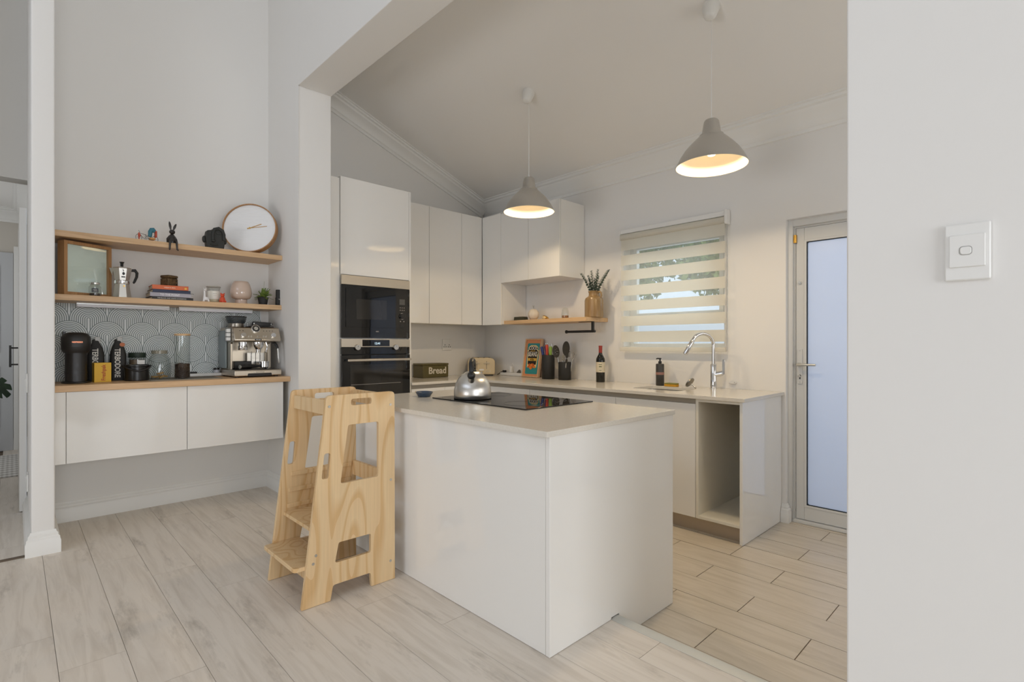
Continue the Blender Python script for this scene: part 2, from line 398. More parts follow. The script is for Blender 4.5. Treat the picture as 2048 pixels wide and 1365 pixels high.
struct('trim_2', MB().mold([(-7.55,-1.1),(-7.55,.11),(-5.2,.11)], corn, 2.52), M['trim'], label='cornice round the hall ceiling')
struct('trim_3', MB().box(-3.70, -3.675, -1.0, .06, -.004, .006), M['seam'], label='floor joint at the hall entrance')
base = [(0,0),(.024,0),(.024,.066),(.020,.076),(.020,.086),(.013,.094),(.013,.104),(.006,.112),(.004,.122),(0,.122)]
struct('baseboard_stub', MB().mold([(-4.6,.067),(-3.67,.067),(-3.67,.16),(-4.25,.16)], base), M['trim'], label='stepped white skirting wrapped round the narrow wall end')
struct('baseboard_alcove', MB().mold([(-4.25,.16),(-4.25,YP),(XL,YP),(XL,1.69)], base), M['trim'], label='stepped white skirting below the floating cabinet')
struct('baseboard_hall', MB().mold([(-7.55,-.0),(-7.55,.11),(-5.2,.11)], base), M['trim'])
struct('baseboard_kitchen', MB().mold([(-1.268,YW),(-1.243,YW),(-1.243,3.80)], base, ZK), M['trim'], label='short skirting end between cabinet panel and kitchen door')
# --- cornices
def bar3(p0, p1, a, b, prof):
    p0, p1, a, b = map(Vector, (p0, p1, a, b))
    return MB().loops([[p+a*d+b*h for d, h in prof] for p in (p0, p1)])
th = math.atan(.37); zt = zc(YW)
struct('trim_4', bar3((XO,YW,zt+.001), (1.5,YW,zt+.001), (0,-math.cos(th),math.sin(th)), (0,0,1), corn), M['trim'], label='white stepped cornice along the window wall')
struct('trim_5', bar3((XO,1.6,zc(1.6)), (XO,YW,zc(YW)), (1,0,0), (0,math.sin(th),math.cos(th)), corn), M['trim'], label='white stepped cornice climbing the oven wall')
# --- kitchen door
YD = 3.835
dr = thing('door_1', 'white aluminium kitchen door with a tall frosted glass pane', 'door', (dx0, YD, ZK)); dr['kind'] = 'structure'; del dr['category']
DW = dx1-dx0; DH = dz1-ZK
fr = MB()
for a, b in ((0, .030), (DW-.030, DW)): fr.box(a, b, -.03, .06, 0, DH)
fr.box(.030, DW-.030, -.03, .06, DH-.045, DH); fr.box(.030, DW-.030, -.03, .06, 0, .018)
obj('door_frame', fr, M['alu_white'], dr, bev=.002)
fr2 = MB().box(.030, .038, .0, .03, .018, DH-.045).box(.038, DW-.030, .0, .03, DH-.055, DH-.045)
obj('frame_stop', fr2, M['alu_white'], dr, bev=.001)
g = .004
lf = MB(); l0, l1, lt, lb = .041, DW-.04, DH-.056, .022
st = .050
lf.box(l0, l0+st, .004, .05, lb, lt).box(l1-st, l1, .004, .05, lb, lt).box(l0+st+.0006, l1-st-.0006, .004, .05, lt-.082, lt).box(l0+st+.0006, l1-st-.0006, .004, .05, lb, lb+.085)
leaf = obj('door_leaf', lf, M['alu_white'], dr, bev=.0012)
gx0, gx1, gz0, gz1 = l0+st, l1-st, lb+.085, lt-.082
gb = MB().plate([(gx0,gz0),(gx1,gz0),(gx1,gz1),(gx0,gz1)], [rrect(gx0+.014, gx1-.014, gz0+.014, gz1-.014, .004)], 'y', .001, .02)
obj('glazing_bead', gb, M['alu_white'], leaf, bev=.001)
obj('gasket', MB().plate(rrect(gx0+.013, gx1-.013, gz0+.013, gz1-.013, .008), [rrect(gx0+.019, gx1-.019, gz0+.019, gz1-.019, .012)], 'y', .006, .016), M['rubber'], leaf)
obj('frosted_pane', MB().box(gx0+.012, gx1-.012, .018, .024, gz0+.012, gz1-.012), M['frost'], dr, label='frosted glass pane glowing pale blue')
hz = 1.066
hp = obj('handle_plate', MB().prism(rrect(.053, .081, hz-.13, hz+.105, .006), 'y', -.004, .004), M['alu_white'], leaf, bev=.001)
obj('lever_handle', MB().cyl((.067,-.004,hz),(.067,-.03,hz),.011).tube([(.061,-.038,hz),(.073,-.042,hz),(.113,-.043,hz),(.172,-.042,hz)], [.011,.010,.008,.0075], 12), M['alu'], leaf, label='satin lever handle')
obj('keyhole', MB().cyl((.067,-.006,hz-.075),(.067,-.003,hz-.075),.007).box(.0635,.0705,-.0055,-.003,hz-.098,hz-.075), M['black'], leaf)
obj('key', MB().cyl((.067,-.02,hz-.078),(.067,-.005,hz-.078),.0025).cyl((.067,-.022,hz-.078),(.067,-.020,hz-.078),.009), M['steel_bright'], leaf)
for dz in (-.118, .093): obj('screw', MB().cyl((.067,-.0055,hz+dz),(.067,-.003,hz+dz),.0035,seg=10), M['alu'], leaf)
obj('top_lock', MB().cyl((.066,.004,1.62),(.066,-.006,1.62),.011).cyl((.066,-.006,1.62),(.066,-.012,1.62),.006), M['alu'], leaf, label='small round cylinder lock')
obj('brass_catch', MB().box(.030,.048,-.018,.004,DH-.155,DH-.10).box(.034,.040,-.024,-.018,DH-.15,DH-.105), M['brass'], dr, bev=.002, label='small brass catch at the top of the frame')
# --- window with its outlook
wn = thing('window_1', 'white aluminium window behind the striped blind', 'window', (wx0, 3.86, wz0)); wn['kind'] = 'structure'; del wn['category']
WW = wx1-wx0; WH = wz1-wz0; tz = .215
f = MB().box(0,.04,0,.06,0,WH).box(WW-.04,WW,0,.06,0,WH).box(.04,WW-.04,0,.06,0,.035).box(.04,WW-.04,0,.06,WH-.04,WH).box(.04,WW-.04,0,.06,tz,tz+.04)
obj('window_frame', f, M['alu_white'], wn, bev=.002)
sf = MB().plate([(.042,tz+.042),(WW-.042,tz+.042),(WW-.042,WH-.042),(.042,WH-.042)], [[(.075,tz+.075),(WW-.075,tz+.075),(WW-.075,WH-.075),(.075,WH-.075)]], 'y', -.012, .03)
sash = obj('sash', sf, M['alu_white'], wn, bev=.002)
obj('pane', MB().box(.07,WW-.07,.008,.012,tz+.07,WH-.07), M['pane'], wn)
obj('pane', MB().box(.038,WW-.038,.03,.034,.03,tz+.002), M['pane'], wn)
obj('stay_handle', MB().box(.30,.46,-.03,-.018,tz+.052,tz+.062).box(.37,.385,-.028,-.012,tz+.03,tz+.06), M['alu'], sash, bev=.001)
struct('window_sill', MB().box(wx0,wx1,YW-.0,3.86,wz0,wz0+.012), M['trim'], label='white inner window sill')
# --- outside the kitchen
struct('ground_yard', MB().box(-9, 5, 4.0, 14, -.4, -.16), mat('yard_paving', rgb(190,190,186), .8), label='pale paved yard outside the window')
yb = MB().box(-9, 5, 7.2, 7.4, -.2, 1.42)
struct('wall_yard', yb, mat('yard_wall', rgb(226,230,238), .8), label='pale boundary wall outside the window')
# ============================================================ KITCHEN FITTINGS
ZT = .78            # top of the wall-side worktop
TH_ = .022
XF, YF = -3.74, 3.125      # door fronts of the base units on the oven and window walls
UF, VF = -3.985, 3.415     # fronts of the upper cabinets
DT = .018
def door_x(name, par, y0, y1, z0, z1, xf, lab=None): return obj(name, MB().box(xf-DT, xf, y0+.0015, y1-.0015, z0, z1), M['gloss'], par, bev=.0012, label=lab)
def door_y(name, par, x0, x1, z0, z1, yf, lab=None): return obj(name, MB().box(x0+.0015, x1-.0015, yf, yf+DT, z0, z1), M['gloss'], par, bev=.0012, label=lab)
# --- tall oven housing
TY0, TY1 = 1.79, 2.415
tall = thing('oven_housing', 'tall glossy white cabinet housing the black microwave and oven', 'cabinet', (0,0,0))
cb = MB().box(XO+.004, XF-DT-.002, TY0, TY0+.018, ZK+.0, 2.385).box(XO+.004, XF, TY1-.018, TY1, ZK, 2.385).box(XO+.004, XO+.012, TY0+.018, TY1-.018, ZK, 2.385)
for z in (ZK+.10, .512, 1.148, 1.636, 2.367): cb.box(XO+.012, XF-.03, TY0+.018, TY1-.018, z-.009, z+.009)
obj('carcass', cb, M['gloss'], tall, bev=.001)
door_x('upper_door', tall, TY0, TY1-.018, 1.640, 2.385, XF)
door_x('drawer_front', tall, TY0, TY1-.018, ZK+.10, .50, XF)
obj('plinth', MB().box(XF-.06, XF-.05, TY0, TY1-.018, ZK, ZK+.098), M['plinth'], tall)
obj('filler_panel', MB().box(XF-.03, XF-.012, YB+.002, TY0-.0015, ZK, 2.372), M['gloss'], tall, bev=.001)
# microwave
YA, YZ = TY0+.002, TY1-.021
def fx(x, y): p = onX(x, y, XF+.004); return p.y, p.z
mw = thing('microwave', 'black glass built-in microwave under the white top door', 'microwave', (XF, 0, 0))
obj('housing', MB().box(-.42, -.002, YA+.02, YZ-.02, 1.162, 1.60), M['black_matt'], mw)
obj('front_glass', MB().box(0, .014, YA, YZ, 1.154, 1.560), M['black_gloss'], mw, bev=.001)
obj('trim_band', MB().box(0, .016, YA, YZ, 1.562, 1.634), M['steel'], mw, bev=.001, label='brushed steel trim band')
def zr(x0, x1, y0, y1, ox, oy, sc, X): a = onX(ox+x0/sc, oy+y1/sc, X); b = onX(ox+x1/sc, oy+y0/sc, X); return a.y, b.y, a.z, b.z
X1 = XF+.014
y0, y1, z0, z1 = zr(183, 1035, 340, 940, 670, 540, 8.53, X1)
dm = obj('door', MB().box(.014, .019, y0, y1, 1.235, 1.535), M['black_gloss'], mw, bev=.001)
obj('door_window', MB().box(.019, .0195, y0+.085, y1-.085, 1.30, 1.455), M['dark_glass'], dm)
y0, y1, z0, z1 = zr(1100, 1190, 450, 540, 670, 540, 8.53, X1)
obj('display', MB().box(.014, .0148, y0, y1, 1.43, 1.475), mat('lcd_grey', rgb(86,84,80), .2), mw)
yc = (y0+y1)/2
obj('dial', MB().cyl((.014,yc,1.335),(.032,yc,1.335),.024), M['black'], mw, bev=.002)
obj('dial_ring', MB().tube([(.0155,yc+.0255*math.cos(a*math.pi/12),1.335+.0255*math.sin(a*math.pi/12)) for a in range(24)], .0016, 6, True), M['chrome'], mw)
bt = mat('button_print', rgb(150,146,140), .5)
for r_ in range(2):
    for c_ in range(3): obj('button', MB().cyl((.014,yc-.018+.018*c_,1.405-.02*r_),(.0152,yc-.018+.018*c_,1.405-.02*r_),.004,seg=10), bt, mw)
for c_ in (-.016,.016): obj('button', MB().cyl((.014,yc+c_,1.292),(.0152,yc+c_,1.292),.0045,seg=10), bt, mw)
obj('open_button', MB().box(.014,.0165,yc-.02,yc+.02,1.235,1.272), M['black'], mw, bev=.001)
obj('maker_badge', MB().text('AEG', .014, Matrix(((0,0,1,.0145),(1,0,0,(YA+YZ)/2),(0,1,0,1.205),(0,0,0,1))), .0003), bt, mw)
# oven
ov = thing('oven', 'black glass built-in oven with steel control panel and bar handle', 'oven', (XF, 0, 0))
obj('housing', MB().box(-.45, -.002, YA+.02, YZ-.02, .53, 1.138), M['black_matt'], ov)
obj('control_panel', MB().box(0, .018, YA, YZ, 1.082, 1.146), M['steel'], ov, bev=.001, label='brushed steel control panel')
y0, y1, *_ = zr(530, 1060, 0, 1, 670, 660, 9.75, X1)
obj('display', MB().box(.018, .0186, y0, y1, 1.088, 1.139), M['black_gloss'], ov)
led = mat('led_digits', (.5,.65,.75,1), .5, emit=(.55,.75,.9,1), es=.7)
obj('clock_digits', MB().text('12:41', .024, Matrix(((0,0,1,.0188),(1,0,0,(y0+y1)/2+.01),(0,1,0,1.110),(0,0,0,1))), .0003), led, ov)
for xk in (425, 1170):
    y = onX(670+xk/9.75, 694, X1).y
    k = obj('knob', MB().lathe([(.0,0),(.024,0),(.0235,.016),(.021,.02),(0,.02)], seg=28).xf(Matrix.Translation((.018,y,1.080)) @ Matrix.Rotation(math.pi/2, 4, 'Y')), M['steel_bright'], ov)
    obj('knob_mark', MB().box(.0382,.0388,y-.001,y+.001,1.082,1.094), M['black'], k)
obj('upper_glass', MB().box(0, .014, YA, YZ, 1.026, 1.080), M['black_gloss'], ov, bev=.001)
od = obj('oven_door', MB().box(0, .02, YA, YZ, .53, 1.020), M['black_gloss'], ov, bev=.002)
obj('door_window', MB().box(.02, .0205, YA+.07, YZ-.07, .62, .945), M['dark_glass'], od, label='smoked oven window')
obj('window_line', MB().box(.0205, .0208, YA+.075, YZ-.09, .789, .792), bt, od)
hd = obj('bar_handle', MB().box(.052, .066, YA+.03, YZ-.015, .972, .990), M['steel'], ov, bev=.003)
for q in (YA+.032, YZ-.045): obj('handle_post', MB().box(.019, .053, q, q+.017, .974, .988), M['black'], ov)
# --- upper cabinets on the oven wall
def upper_x(lab, y0, y1, name='wall_cabinet'):
    t = thing(name, lab, 'cabinet', (0,0,0), group=None)
    obj('carcass', MB().box(XO+.004, UF-DT-.0015, y0+.0005, y1-.0005, 1.305, 2.38), M['carcass'], t)
    door_x('door', t, y0, y1, 1.298, 2.382, UF); return t
upper_x('glossy white wall cabinet right beside the tall oven housing', TY1+.002, 2.772)
upper_x('wide glossy white wall cabinet door above the double socket', 2.772, 3.153)
upper_x('glossy white wall cabinet door ending at the inner kitchen corner', 3.153, VF-.002)
t = thing('wall_cabinet', 'narrow full-height white wall cabinet beside the open niche', 'cabinet')
obj('carcass', MB().box(UF+.003, -3.706, VF+DT+.0015, YW-.004, 1.302, 2.38), M['matt_white'], t)
door_y('door', t, UF+.003, -3.706, 1.296, 2.38, VF)
t = thing('wall_cabinet', 'short glossy white wall cabinet over the open niche', 'cabinet')
obj('carcass', MB().box(-3.7055, -2.956, VF+DT+.0015, YW-.004, 1.70, 2.372), M['gloss'], t, bev=.001)
door_y('door', t, -3.706, -3.335, 1.70, 2.372, VF); door_y('door', t, -3.335, -2.956, 1.70, 2.372, VF)
# oak shelf below the niche, paper-towel rail
sh = obj('wall_shelf', MB().box(-3.704, -2.698, 3.454, YW-.002, 1.300, 1.334), M['oakx'], bev=.001)
tag(sh, 'short oak shelf under the white niche by the window', 'shelf')
tr = thing('paper_towel_rail', 'black metal paper towel rail hung under the oak shelf', 'towel rail', (0,0,0))
a = onY(1128, 663, 3.56); b = onY(1188, 658, 3.56)
zr_ = 1.215
obj('bracket', MB().box(b.x-.16, b.x-.004, 3.55, 3.572, 1.296, 1.2995).box(b.x-.022, b.x-.004, 3.55, 3.572, zr_, 1.296), M['black_matt'], tr, bev=.001)
obj('bar', MB().cyl((b.x-.30,3.561,zr_),(b.x+.01,3.561,zr_),.0105), M['black_matt'], tr)
obj('end_knob', MB().cyl((b.x-.312,3.561,zr_),(b.x-.298,3.561,zr_),.015), M['black_matt'], tr, bev=.002)
# --- base units along the oven wall
bz0, bz1 = ZK+.10, ZT-TH_-.035
def carc(par, *bx): return obj('carcass', MB().box(*bx), M['carcass'], par)
t = thing('base_cabinet', 'low white base cabinet along the oven wall', 'cabinet')
carc(t, XO+.004, XF-DT-.002, TY1+.004, 3.10, bz0, ZT-TH_-.001)
door_x('door', t, TY1+.004, 2.77, bz0, bz1, XF); door_x('door', t, 2.77, 3.10, bz0, bz1, XF)
obj('handle_channel', MB().box(XF-.03, XF-.018, TY1+.004, 3.10, bz1, ZT-TH_-.001), M['channel'], t)
obj('plinth', MB().box(XF-.06, XF-.05, TY1+.004, 3.10, ZK, bz0-.002), M['plinth'], t)
# --- base units along the window wall
xs = [-3.735, onY(1059, 785, YF).x, onY(1231, 790, YF).x, onY(1391, 810, YF).x]
labs = ['white base cabinet below the bean print and utensil pots', 'white base cabinet below the wine bottle', 'white base cabinet under the sink']
for i in range(3):
    t = thing('base_cabinet', labs[i], 'cabinet')
    x0, x1 = xs[i], xs[i+1]
    obj('carcass', MB().box(x0+.001, x1-.001, YF+DT+.002, YW-.006, bz0, .55 if i == 2 else ZT-TH_-.001), M['carcass'], t)
    door_y('door', t, x0, x1, bz0, bz1, YF)
    obj('handle_channel', MB().box(x0, x1, YF+.018, YF+.03, bz1, ZT-TH_-.001), M['channel'], t)
    obj('plinth', MB().box(x0, x1, YF+.06, YF+.07, ZK, bz0-.002), M['plinth'], t)
ex = -1.27
t = thing('appliance_bay', 'empty open white cabinet bay at the worktop end', 'cabinet')
x0 = xs[3]
bb = MB().box(x0+.001, x0+.019, YF, YW-.006, bz0, ZT-TH_-.001).box(x0+.019, ex-.019, YF, YW-.012, bz0, bz0+.018).box(x0+.019, ex-.019, YF, YF+.10, ZT-TH_-.019, ZT-TH_-.001).box(x0+.019, ex-.019, YW-.012, YW-.006, bz0, ZT-TH_-.001)
obj('carcass', bb, M['carcass'], t, bev=.001)
obj('side_panel', MB().box(ex-.018, ex, YF-.002, YW-.003, ZK+.002, ZT-TH_-.001), M['gloss'], t, bev=.001, label='glossy white end panel down to the floor')
obj('plinth', MB().box(x0, ex-.019, YF+.06, YF+.07, ZK, bz0-.002), M['plinth'], t)
# --- worktop in an L, sink
sk = [onZ(1283, 778, .765).x, -1.80]
sx0, sx1, sy0, sy1 = -2.16, -1.78, 3.30, 3.60
wt = obj('worktop', MB().plate([(XO+.002,TY1+.001),(XF+.018,TY1+.001),(XF+.018,YF-.018),(-1.252,YF-.018),(-1.252,YW-.002),(XO+.002,YW-.002)], [rrect(sx0,sx1,sy0,sy1,.05,6)], 'z', ZT-TH_, ZT), M['stone'], bev=.001)
tag(wt, 'pale stone worktop running in an L round the kitchen walls', 'worktop')
sink = thing('sink', 'undermounted steel sink basin in the worktop', 'sink', ((sx0+sx1)/2, (sy0+sy1)/2, ZT-TH_-.001))
hx, hy = (sx1-sx0)/2, (sy1-sy0)/2
def rr3(dx, dy, r, z): return [(x, y, z) for x, y in rrect(-dx, dx, -dy, dy, r, 6)]
obj('basin', MB().loops([rr3(hx+.02,hy+.02,.06,0), rr3(hx+.002,hy+.002,.05,0), rr3(hx-.004,hy-.004,.05,-.15), rr3(hx-.03,hy-.03,.05,-.175)], cap0=False), M['steel_bright'], sink)
obj('drain', MB().lathe([(.0,-.176),(.04,-.176),(.045,-.172),(.046,-.174),(0,-.1755)], seg=24), M['chrome'], sink)
# faucet
fp = onY(1427, 777, 3.66)
fc = thing('kitchen_tap', 'tall chrome pull-out kitchen tap with an arched spout', 'tap', (fp.x, 3.66, ZT))
obj('body', MB().lathe([(0,0),(.026,0),(.026,.006),(.022,.008),(.022,.175),(.019,.18),(.017,.182),(0,.182)], seg=28), M['chrome'], fc)
dirv = Vector((-.42, -.62, 0)).normalized()
arc = [(0,0,.18),(0,0,.30)]
rr = .085
for i in range(0, 13):
    a = math.pi*i/12*.86; arc.append(tuple(dirv*(rr-rr*math.cos(a))+Vector((0,0,.315+rr*math.sin(a)))))
obj('spout', MB().tube(arc, .0125, 16), M['chrome'], fc)
e1 = Vector(arc[-1]); tdir = (e1-Vector(arc[-2])).normalized()
obj('spray_head', MB().tube([e1, e1+tdir*.01, e1+tdir*.112, e1+tdir*.117], [.0135,.0155,.0165,.014], 18), M['chrome'], fc)
obj('lever_base', MB().cyl((0,0,.10),(.062,.012,.115),.019), M['chrome'], fc, bev=.003)
obj('lever', MB().prism(rrect(.06,.078,.105,.215,.009), 'y', .0, .012).xf(Matrix.Rotation(.15,4,'Z')), M['chrome'], fc, bev=.002)
# --- island
ix0, ix1, iy0, iy1 = -2.79, -1.217, 1.354, 2.207
IT = .777
isl = thing('kitchen_island', 'large glossy white kitchen island standing on two floor levels', 'island', (0,0,0))
obj('front_panel', MB().box(ix0+.001, ix1-.0205, iy0+.001, iy0+.019, .0015, IT), M['gloss'], isl, bev=.001)
obj('end_panel', MB().prism([(iy0,.0015),(1.7215,.0015),(1.7215,.009),(1.776,.009),(1.776,ZK+.0015),(iy1,ZK+.0015),(iy1,IT),(iy0,IT)], 'x', ix1-.019, ix1), M['gloss'], isl, bev=.001)
obj('far_end_panel', MB().prism([(iy0+.02,.0015),(1.7215,.0015),(1.7215,.009),(1.776,.009),(1.776,ZK+.0015),(iy1-.02,ZK+.0015),(iy1-.02,IT),(iy0+.02,IT)], 'x', ix0, ix0+.018), M['gloss'], isl, bev=.001)
obj('carcass', MB().box(ix0+.02, ix1-.021, 1.79, iy1-.021, ZK+.1, IT-.04), M['carcass'], isl)
for i in range(3):
    w = (ix1-.02-ix0-.002)/3; obj('drawer_front', MB().box(ix0+.002+w*i, ix0+w*(i+1), iy1-.019, iy1-.001, ZK+.1, IT-.04), M['gloss'], isl, bev=.001)
obj('plinth', MB().box(ix0+.02, ix1-.021, iy1-.07, iy1-.06, ZK+.001, ZK+.098), M['plinth'], isl)
it = obj('island_worktop', MB().box(ix0-.015, ix1+.008, iy0-.022, iy1+.008, IT+.0005, IT+.0205), M['stone'], bev=.0012)
tag(it, 'pale stone worktop of the island with the black hob', 'worktop')
IZ = IT+.0205
hx0, hx1, hy0, hy1 = -2.415, -1.675, 1.70, 2.235-.03
hb = thing('induction_hob', 'flat black glass hob set on the island top', 'hob', ((hx0+hx1)/2, (hy0+hy1)/2, IZ))
a, b = (hx1-hx0)/2, (hy1-hy0)/2
obj('glass_plate', MB().box(-a, a, -b, b, .0003, .006), M['black_gloss'], hb, bev=.0012)
gr = mat('hob_print', rgb(70,68,66), .3)
for cx, cy, r_ in ((-.22,-.1,.09),(-.22,.12,.075),(.2,-.1,.1),(.2,.12,.075)):
    obj('zone_ring', MB().tube([(cx+r_*math.cos(q*math.pi/20), cy+r_*math.sin(q*math.pi/20), .0061) for q in range(40)], .0006, 4, True), gr, hb)
# --- pendants
def pendant(x, y, lab):
    zr0 = 2.095
    t = thing('pendant_lamp', lab, 'pendant lamp', (x, y, zr0))
    outer = [(.190,0),(.182,.02),(.166,.052),(.146,.082),(.118,.115),(.093,.140),(.076,.156),(.066,.163),(.064,.172),(.053,.176),(.051,.180),(.044,.225),(.040,.246),(.034,.255),(.012,.258)]
    inner = [(.010,.256),(.032,.252),(.038,.243),(.049,.178),(.062,.168),(.074,.153),(.091,.137),(.116,.112),(.144,.079),(.164,.050),(.180,.019),(.188,.0)]
    obj('shade', MB().lathe(outer, seg=56, caps=False), M['shade'], t, ang=50)
    obj('shade_lining', MB().lathe(inner, seg=56, caps=False), M['shade_in'], t, ang=50, label='white enamel lining lit warm')
    obj('rim', MB().tube([(.1895*math.cos(q*math.pi/28), .1895*math.sin(q*math.pi/28), 0) for q in range(56)], .0022, 6, True), M['shade'], t)
    obj('bulb', MB().lathe([(0,.055),(.018,.058),(.029,.07),(.033,.088),(.029,.108),(.018,.13),(.014,.15),(0,.152)], seg=24), mat('bulb_glow', (1,.85,.6,1), .5, emit=(1,.78,.46,1), es=3.5), t)
    obj('socket', MB().cyl((0,0,.152),(0,0,.25),.018), M['white'], t)
    zt_ = zc(y)-zr0
    obj('cord', MB().tube([(0,0,.256),(0,0,.262),(0,0,.28),(0,0,zt_-.07)], [.008,.006,.0025,.0025], 8), M['white'], t)
    sl = Matrix.Translation((0,0,zt_-.001)) @ Matrix.Rotation(-th, 4, 'X')
    obj('ceiling_cup', MB().lathe([(.0,-.085),(.016,-.085),(.028,-.078),(.036,-.062),(.046,-.012),(.047,0),(0,0)], seg=32).xf(sl), M['white'], t)
    l = bpy.data.lights.new('pendant_light', 'AREA'); l.shape = 'DISK'; l.size = .10; l.energy = PEND; l.color = (1, .77, .48)
    lo = bpy.data.objects.new('pendant_light', l); COL.objects.link(lo); lo.parent = t; lo.location = (0, 0, .05)
PEND = 6
pendant(-2.712, 2.785, 'spun aluminium pendant lamp hanging nearer the white wall cabinets')
pendant(-1.310, 2.800, 'spun aluminium pendant lamp hanging nearer the frosted kitchen door')
# --- zebra blind
bl = thing('zebra_blind', 'cream striped day-and-night roller blind over the window', 'blind', (0, 3.715, 0))
bx0, bx1 = -2.527, -1.637
obj('cassette', MB().box(bx0-.005, bx1+.012, -.005, .045, 2.035, 2.07), M['trim'], bl, bev=.003)
obj('roller', MB().cyl((bx0,.0,2.005),(bx1,.0,2.005),.024,seg=24), M['blind'], bl)
obj('end_bracket', MB().box(bx0-.008,bx0-.001,-.02,.045,1.978,2.06), M['white'], bl, bev=.003)
obj('end_bracket', MB().box(bx1+.001,bx1+.02,-.02,.045,1.975,2.078), M['white'], bl, bev=.004)
zs = [onY(1249, 400+q/3.25, 3.715).z for q in (330,362,428,460,525,560,625,660,722,758,822,858,925,958)]
z = 1.99
for i in range(0, 14, 2):
    obj('fabric_band', MB().box(bx0, bx1, -.0012, .0, zs[i], z), M['blind'], bl)
    obj('sheer_band', MB().box(bx0+.001, bx1-.001, -.0010, -.0002, zs[i+1], zs[i]), M['sheer'], bl)
    z = zs[i+1]
obj('bottom_bar', MB().prism(rrect(-.012,.010,zs[13]-.032,zs[13],.005), 'x', bx0-.006, bx1+.006), M['blind'], bl)
obj('pull_chain', MB().tube([(bx1+.012,.01,1.99),(bx1+.012,.012,1.3),(bx1+.012,.01,1.06),(bx1+.013,-.004,1.05),(bx1+.013,-.008,1.3),(bx1+.012,-.008,1.99)], .0018, 6), M['chrome'], bl)
# --- double socket on the oven wall, switch on the right pier
def plate_x(name, lab, cat, X, y, z, w, h): 
    t = thing(name, lab, cat, (X, y, z)); obj('plate', MB().box(0, .010, -w/2, w/2, -h/2, h/2), M['white'], t, bev=.004); return t
sp = onX(893, 690, XO)
t = plate_x('wall_socket', 'white double wall socket above the bread bin', 'socket', XO+.0005, sp.y, sp.z, .115, .115)
for dy in (-.027,.027):
    for a, b in ((0,.012),(-.012,-.008),(.012,-.008)): obj('socket_hole', MB().cyl((.0095,dy+a,-.014+b),(.0108,dy+a,-.014+b),.005,seg=10), M['black'], t)
    obj('rocker', MB().box(.010,.013,dy-.008,dy+.008,.025,.04), M['white'], t, bev=.001)
a = onY(1888, 452, YP-.012); b = onY(1982, 557, YP-.012)
t = thing('light_switch', 'white single light switch plate on the wall beside the opening', 'switch', ((a.x+b.x)/2, YP-.0005, (a.z+b.z)/2))
w, h = (b.x-a.x), (a.z-b.z)
obj('base_plate', MB().prism(rrect(-w/2,w/2,-h/2,h/2,.004), 'y', -.009, 0), M['white'], t, bev=.004)
obj('cover_plate', MB().prism(rrect(-w*.39,w*.39,-h*.27,h*.30,.002), 'y', -.013, -.008), M['white'], t, bev=.0015)
obj('rocker', MB().prism(rrect(-.011,.007,-.006,.010,.006), 'y', -.0145, -.012), M['white'], t, bev=.001)
obj('rocker_surround', MB().plate(rrect(-.0125,.0085,-.0075,.0115,.007), [rrect(-.0108,.0068,-.0058,.0098,.006)], 'y', -.0134, -.012), mat('switch_gap', rgb(170,168,164), .5), t)
# ============================================================ LEARNING TOWER
tw = thing('learning_tower', 'pine plywood toddler learning tower with steps beside the island', 'step stool', (0,0,0))
def tz4(a, b, X): p = onX(520+a/2.73, 740+b/2.73, X); return (p.y, p.z)
XN, XFAR, PT = -2.14, -2.54, .018
q = [(228,1322),(365,145),(735,115),(737,1145),(610,1188),(605,1108),(400,1178),(385,1266)]
o0 = [tz4(a, b, XN) for a, b in q]
for i in (0, 3, 4, 7): o0[i] = (o0[i][0], .0012)
zt_ = (o0[1][1]+o0[2][1])/2; o0[1] = (o0[1][0], zt_); o0[2] = (o0[2][0], zt_); zm = (o0[5][1]+o0[6][1])/2; o0[5] = (o0[5][0], zm); o0[6] = (o0[6][0], zm)
o0[2] = (o0[3][0]-.002, zt_)
outer = rpoly(o0, [0,.022,.022,0,0,.012,.012,0])
def flat(pts):
    p = [tz4(a, b, XN) for a, b in pts]
    t_ = (p[0][1]+p[1][1])/2; b_ = (p[2][1]+p[3][1])/2
    return [(p[0][0],t_),(p[1][0],t_),(p[2][0],b_),(p[3][0],b_)]
h1 = rpoly(flat([(482,299),(648,285),(648,585),(440,620)]), .012)
h2 = rpoly(flat([(430,942),(606,897),(606,1000),(410,1053)]), .010)
h3 = rpoly(flat([(498,158),(610,152),(610,188),(498,193)]), .012)
h4 = rpoly(flat([(352,458),(386,457),(374,598),(336,598)]), .011)
near = obj('side_panel', MB().plate(outer, [h1,h2,h3,h4], 'x', XN-PT, XN), M['ply'], tw, bev=.002)
far = obj('side_panel', MB().plate(outer, [h1,h2,h3,h4], 'x', XFAR, XFAR+PT), M['ply'], tw, bev=.002)
i0, i1 = XFAR+PT, XN-PT
# inner grooves for the movable platform (battens on the panels)
yF = lambda z: o0[0][0]+(o0[1][0]-o0[0][0])*z/zt_     # slanted front edge
yR = o0[3][0]
for zz in (.46, .385, .31):
    for x0, x1 in ((i0, i0+.006), (i1-.006, i1)):
        obj('batten', MB().box(x0, x1, yF(zz)+.045, yR-.03, zz+.012, zz+.032), M['ply'], tw, bev=.001)
yr = yR-.004
obj('rail', MB().box(i0, i1, yF(.84)+.012, yF(.84)+.030, .795, .858), M['ply'], tw, bev=.002)
obj('rail', MB().box(i0, i1, yr-.018, yr, .805, .868), M['ply'], tw, bev=.002)
obj('rail', MB().box(i0, i1, yr-.018, yr, .425, .50), M['ply'], tw, bev=.002)
obj('rail', MB().box(i0, i1, yr-.018, yr, .185, .275), M['ply'], tw, bev=.002)
obj('platform', MB().box(i0, i1, yF(.30)+.03, yr-.02, .292, .308), M['ply'], tw, bev=.002)
y_ = onZ(540, 1075, .155).y
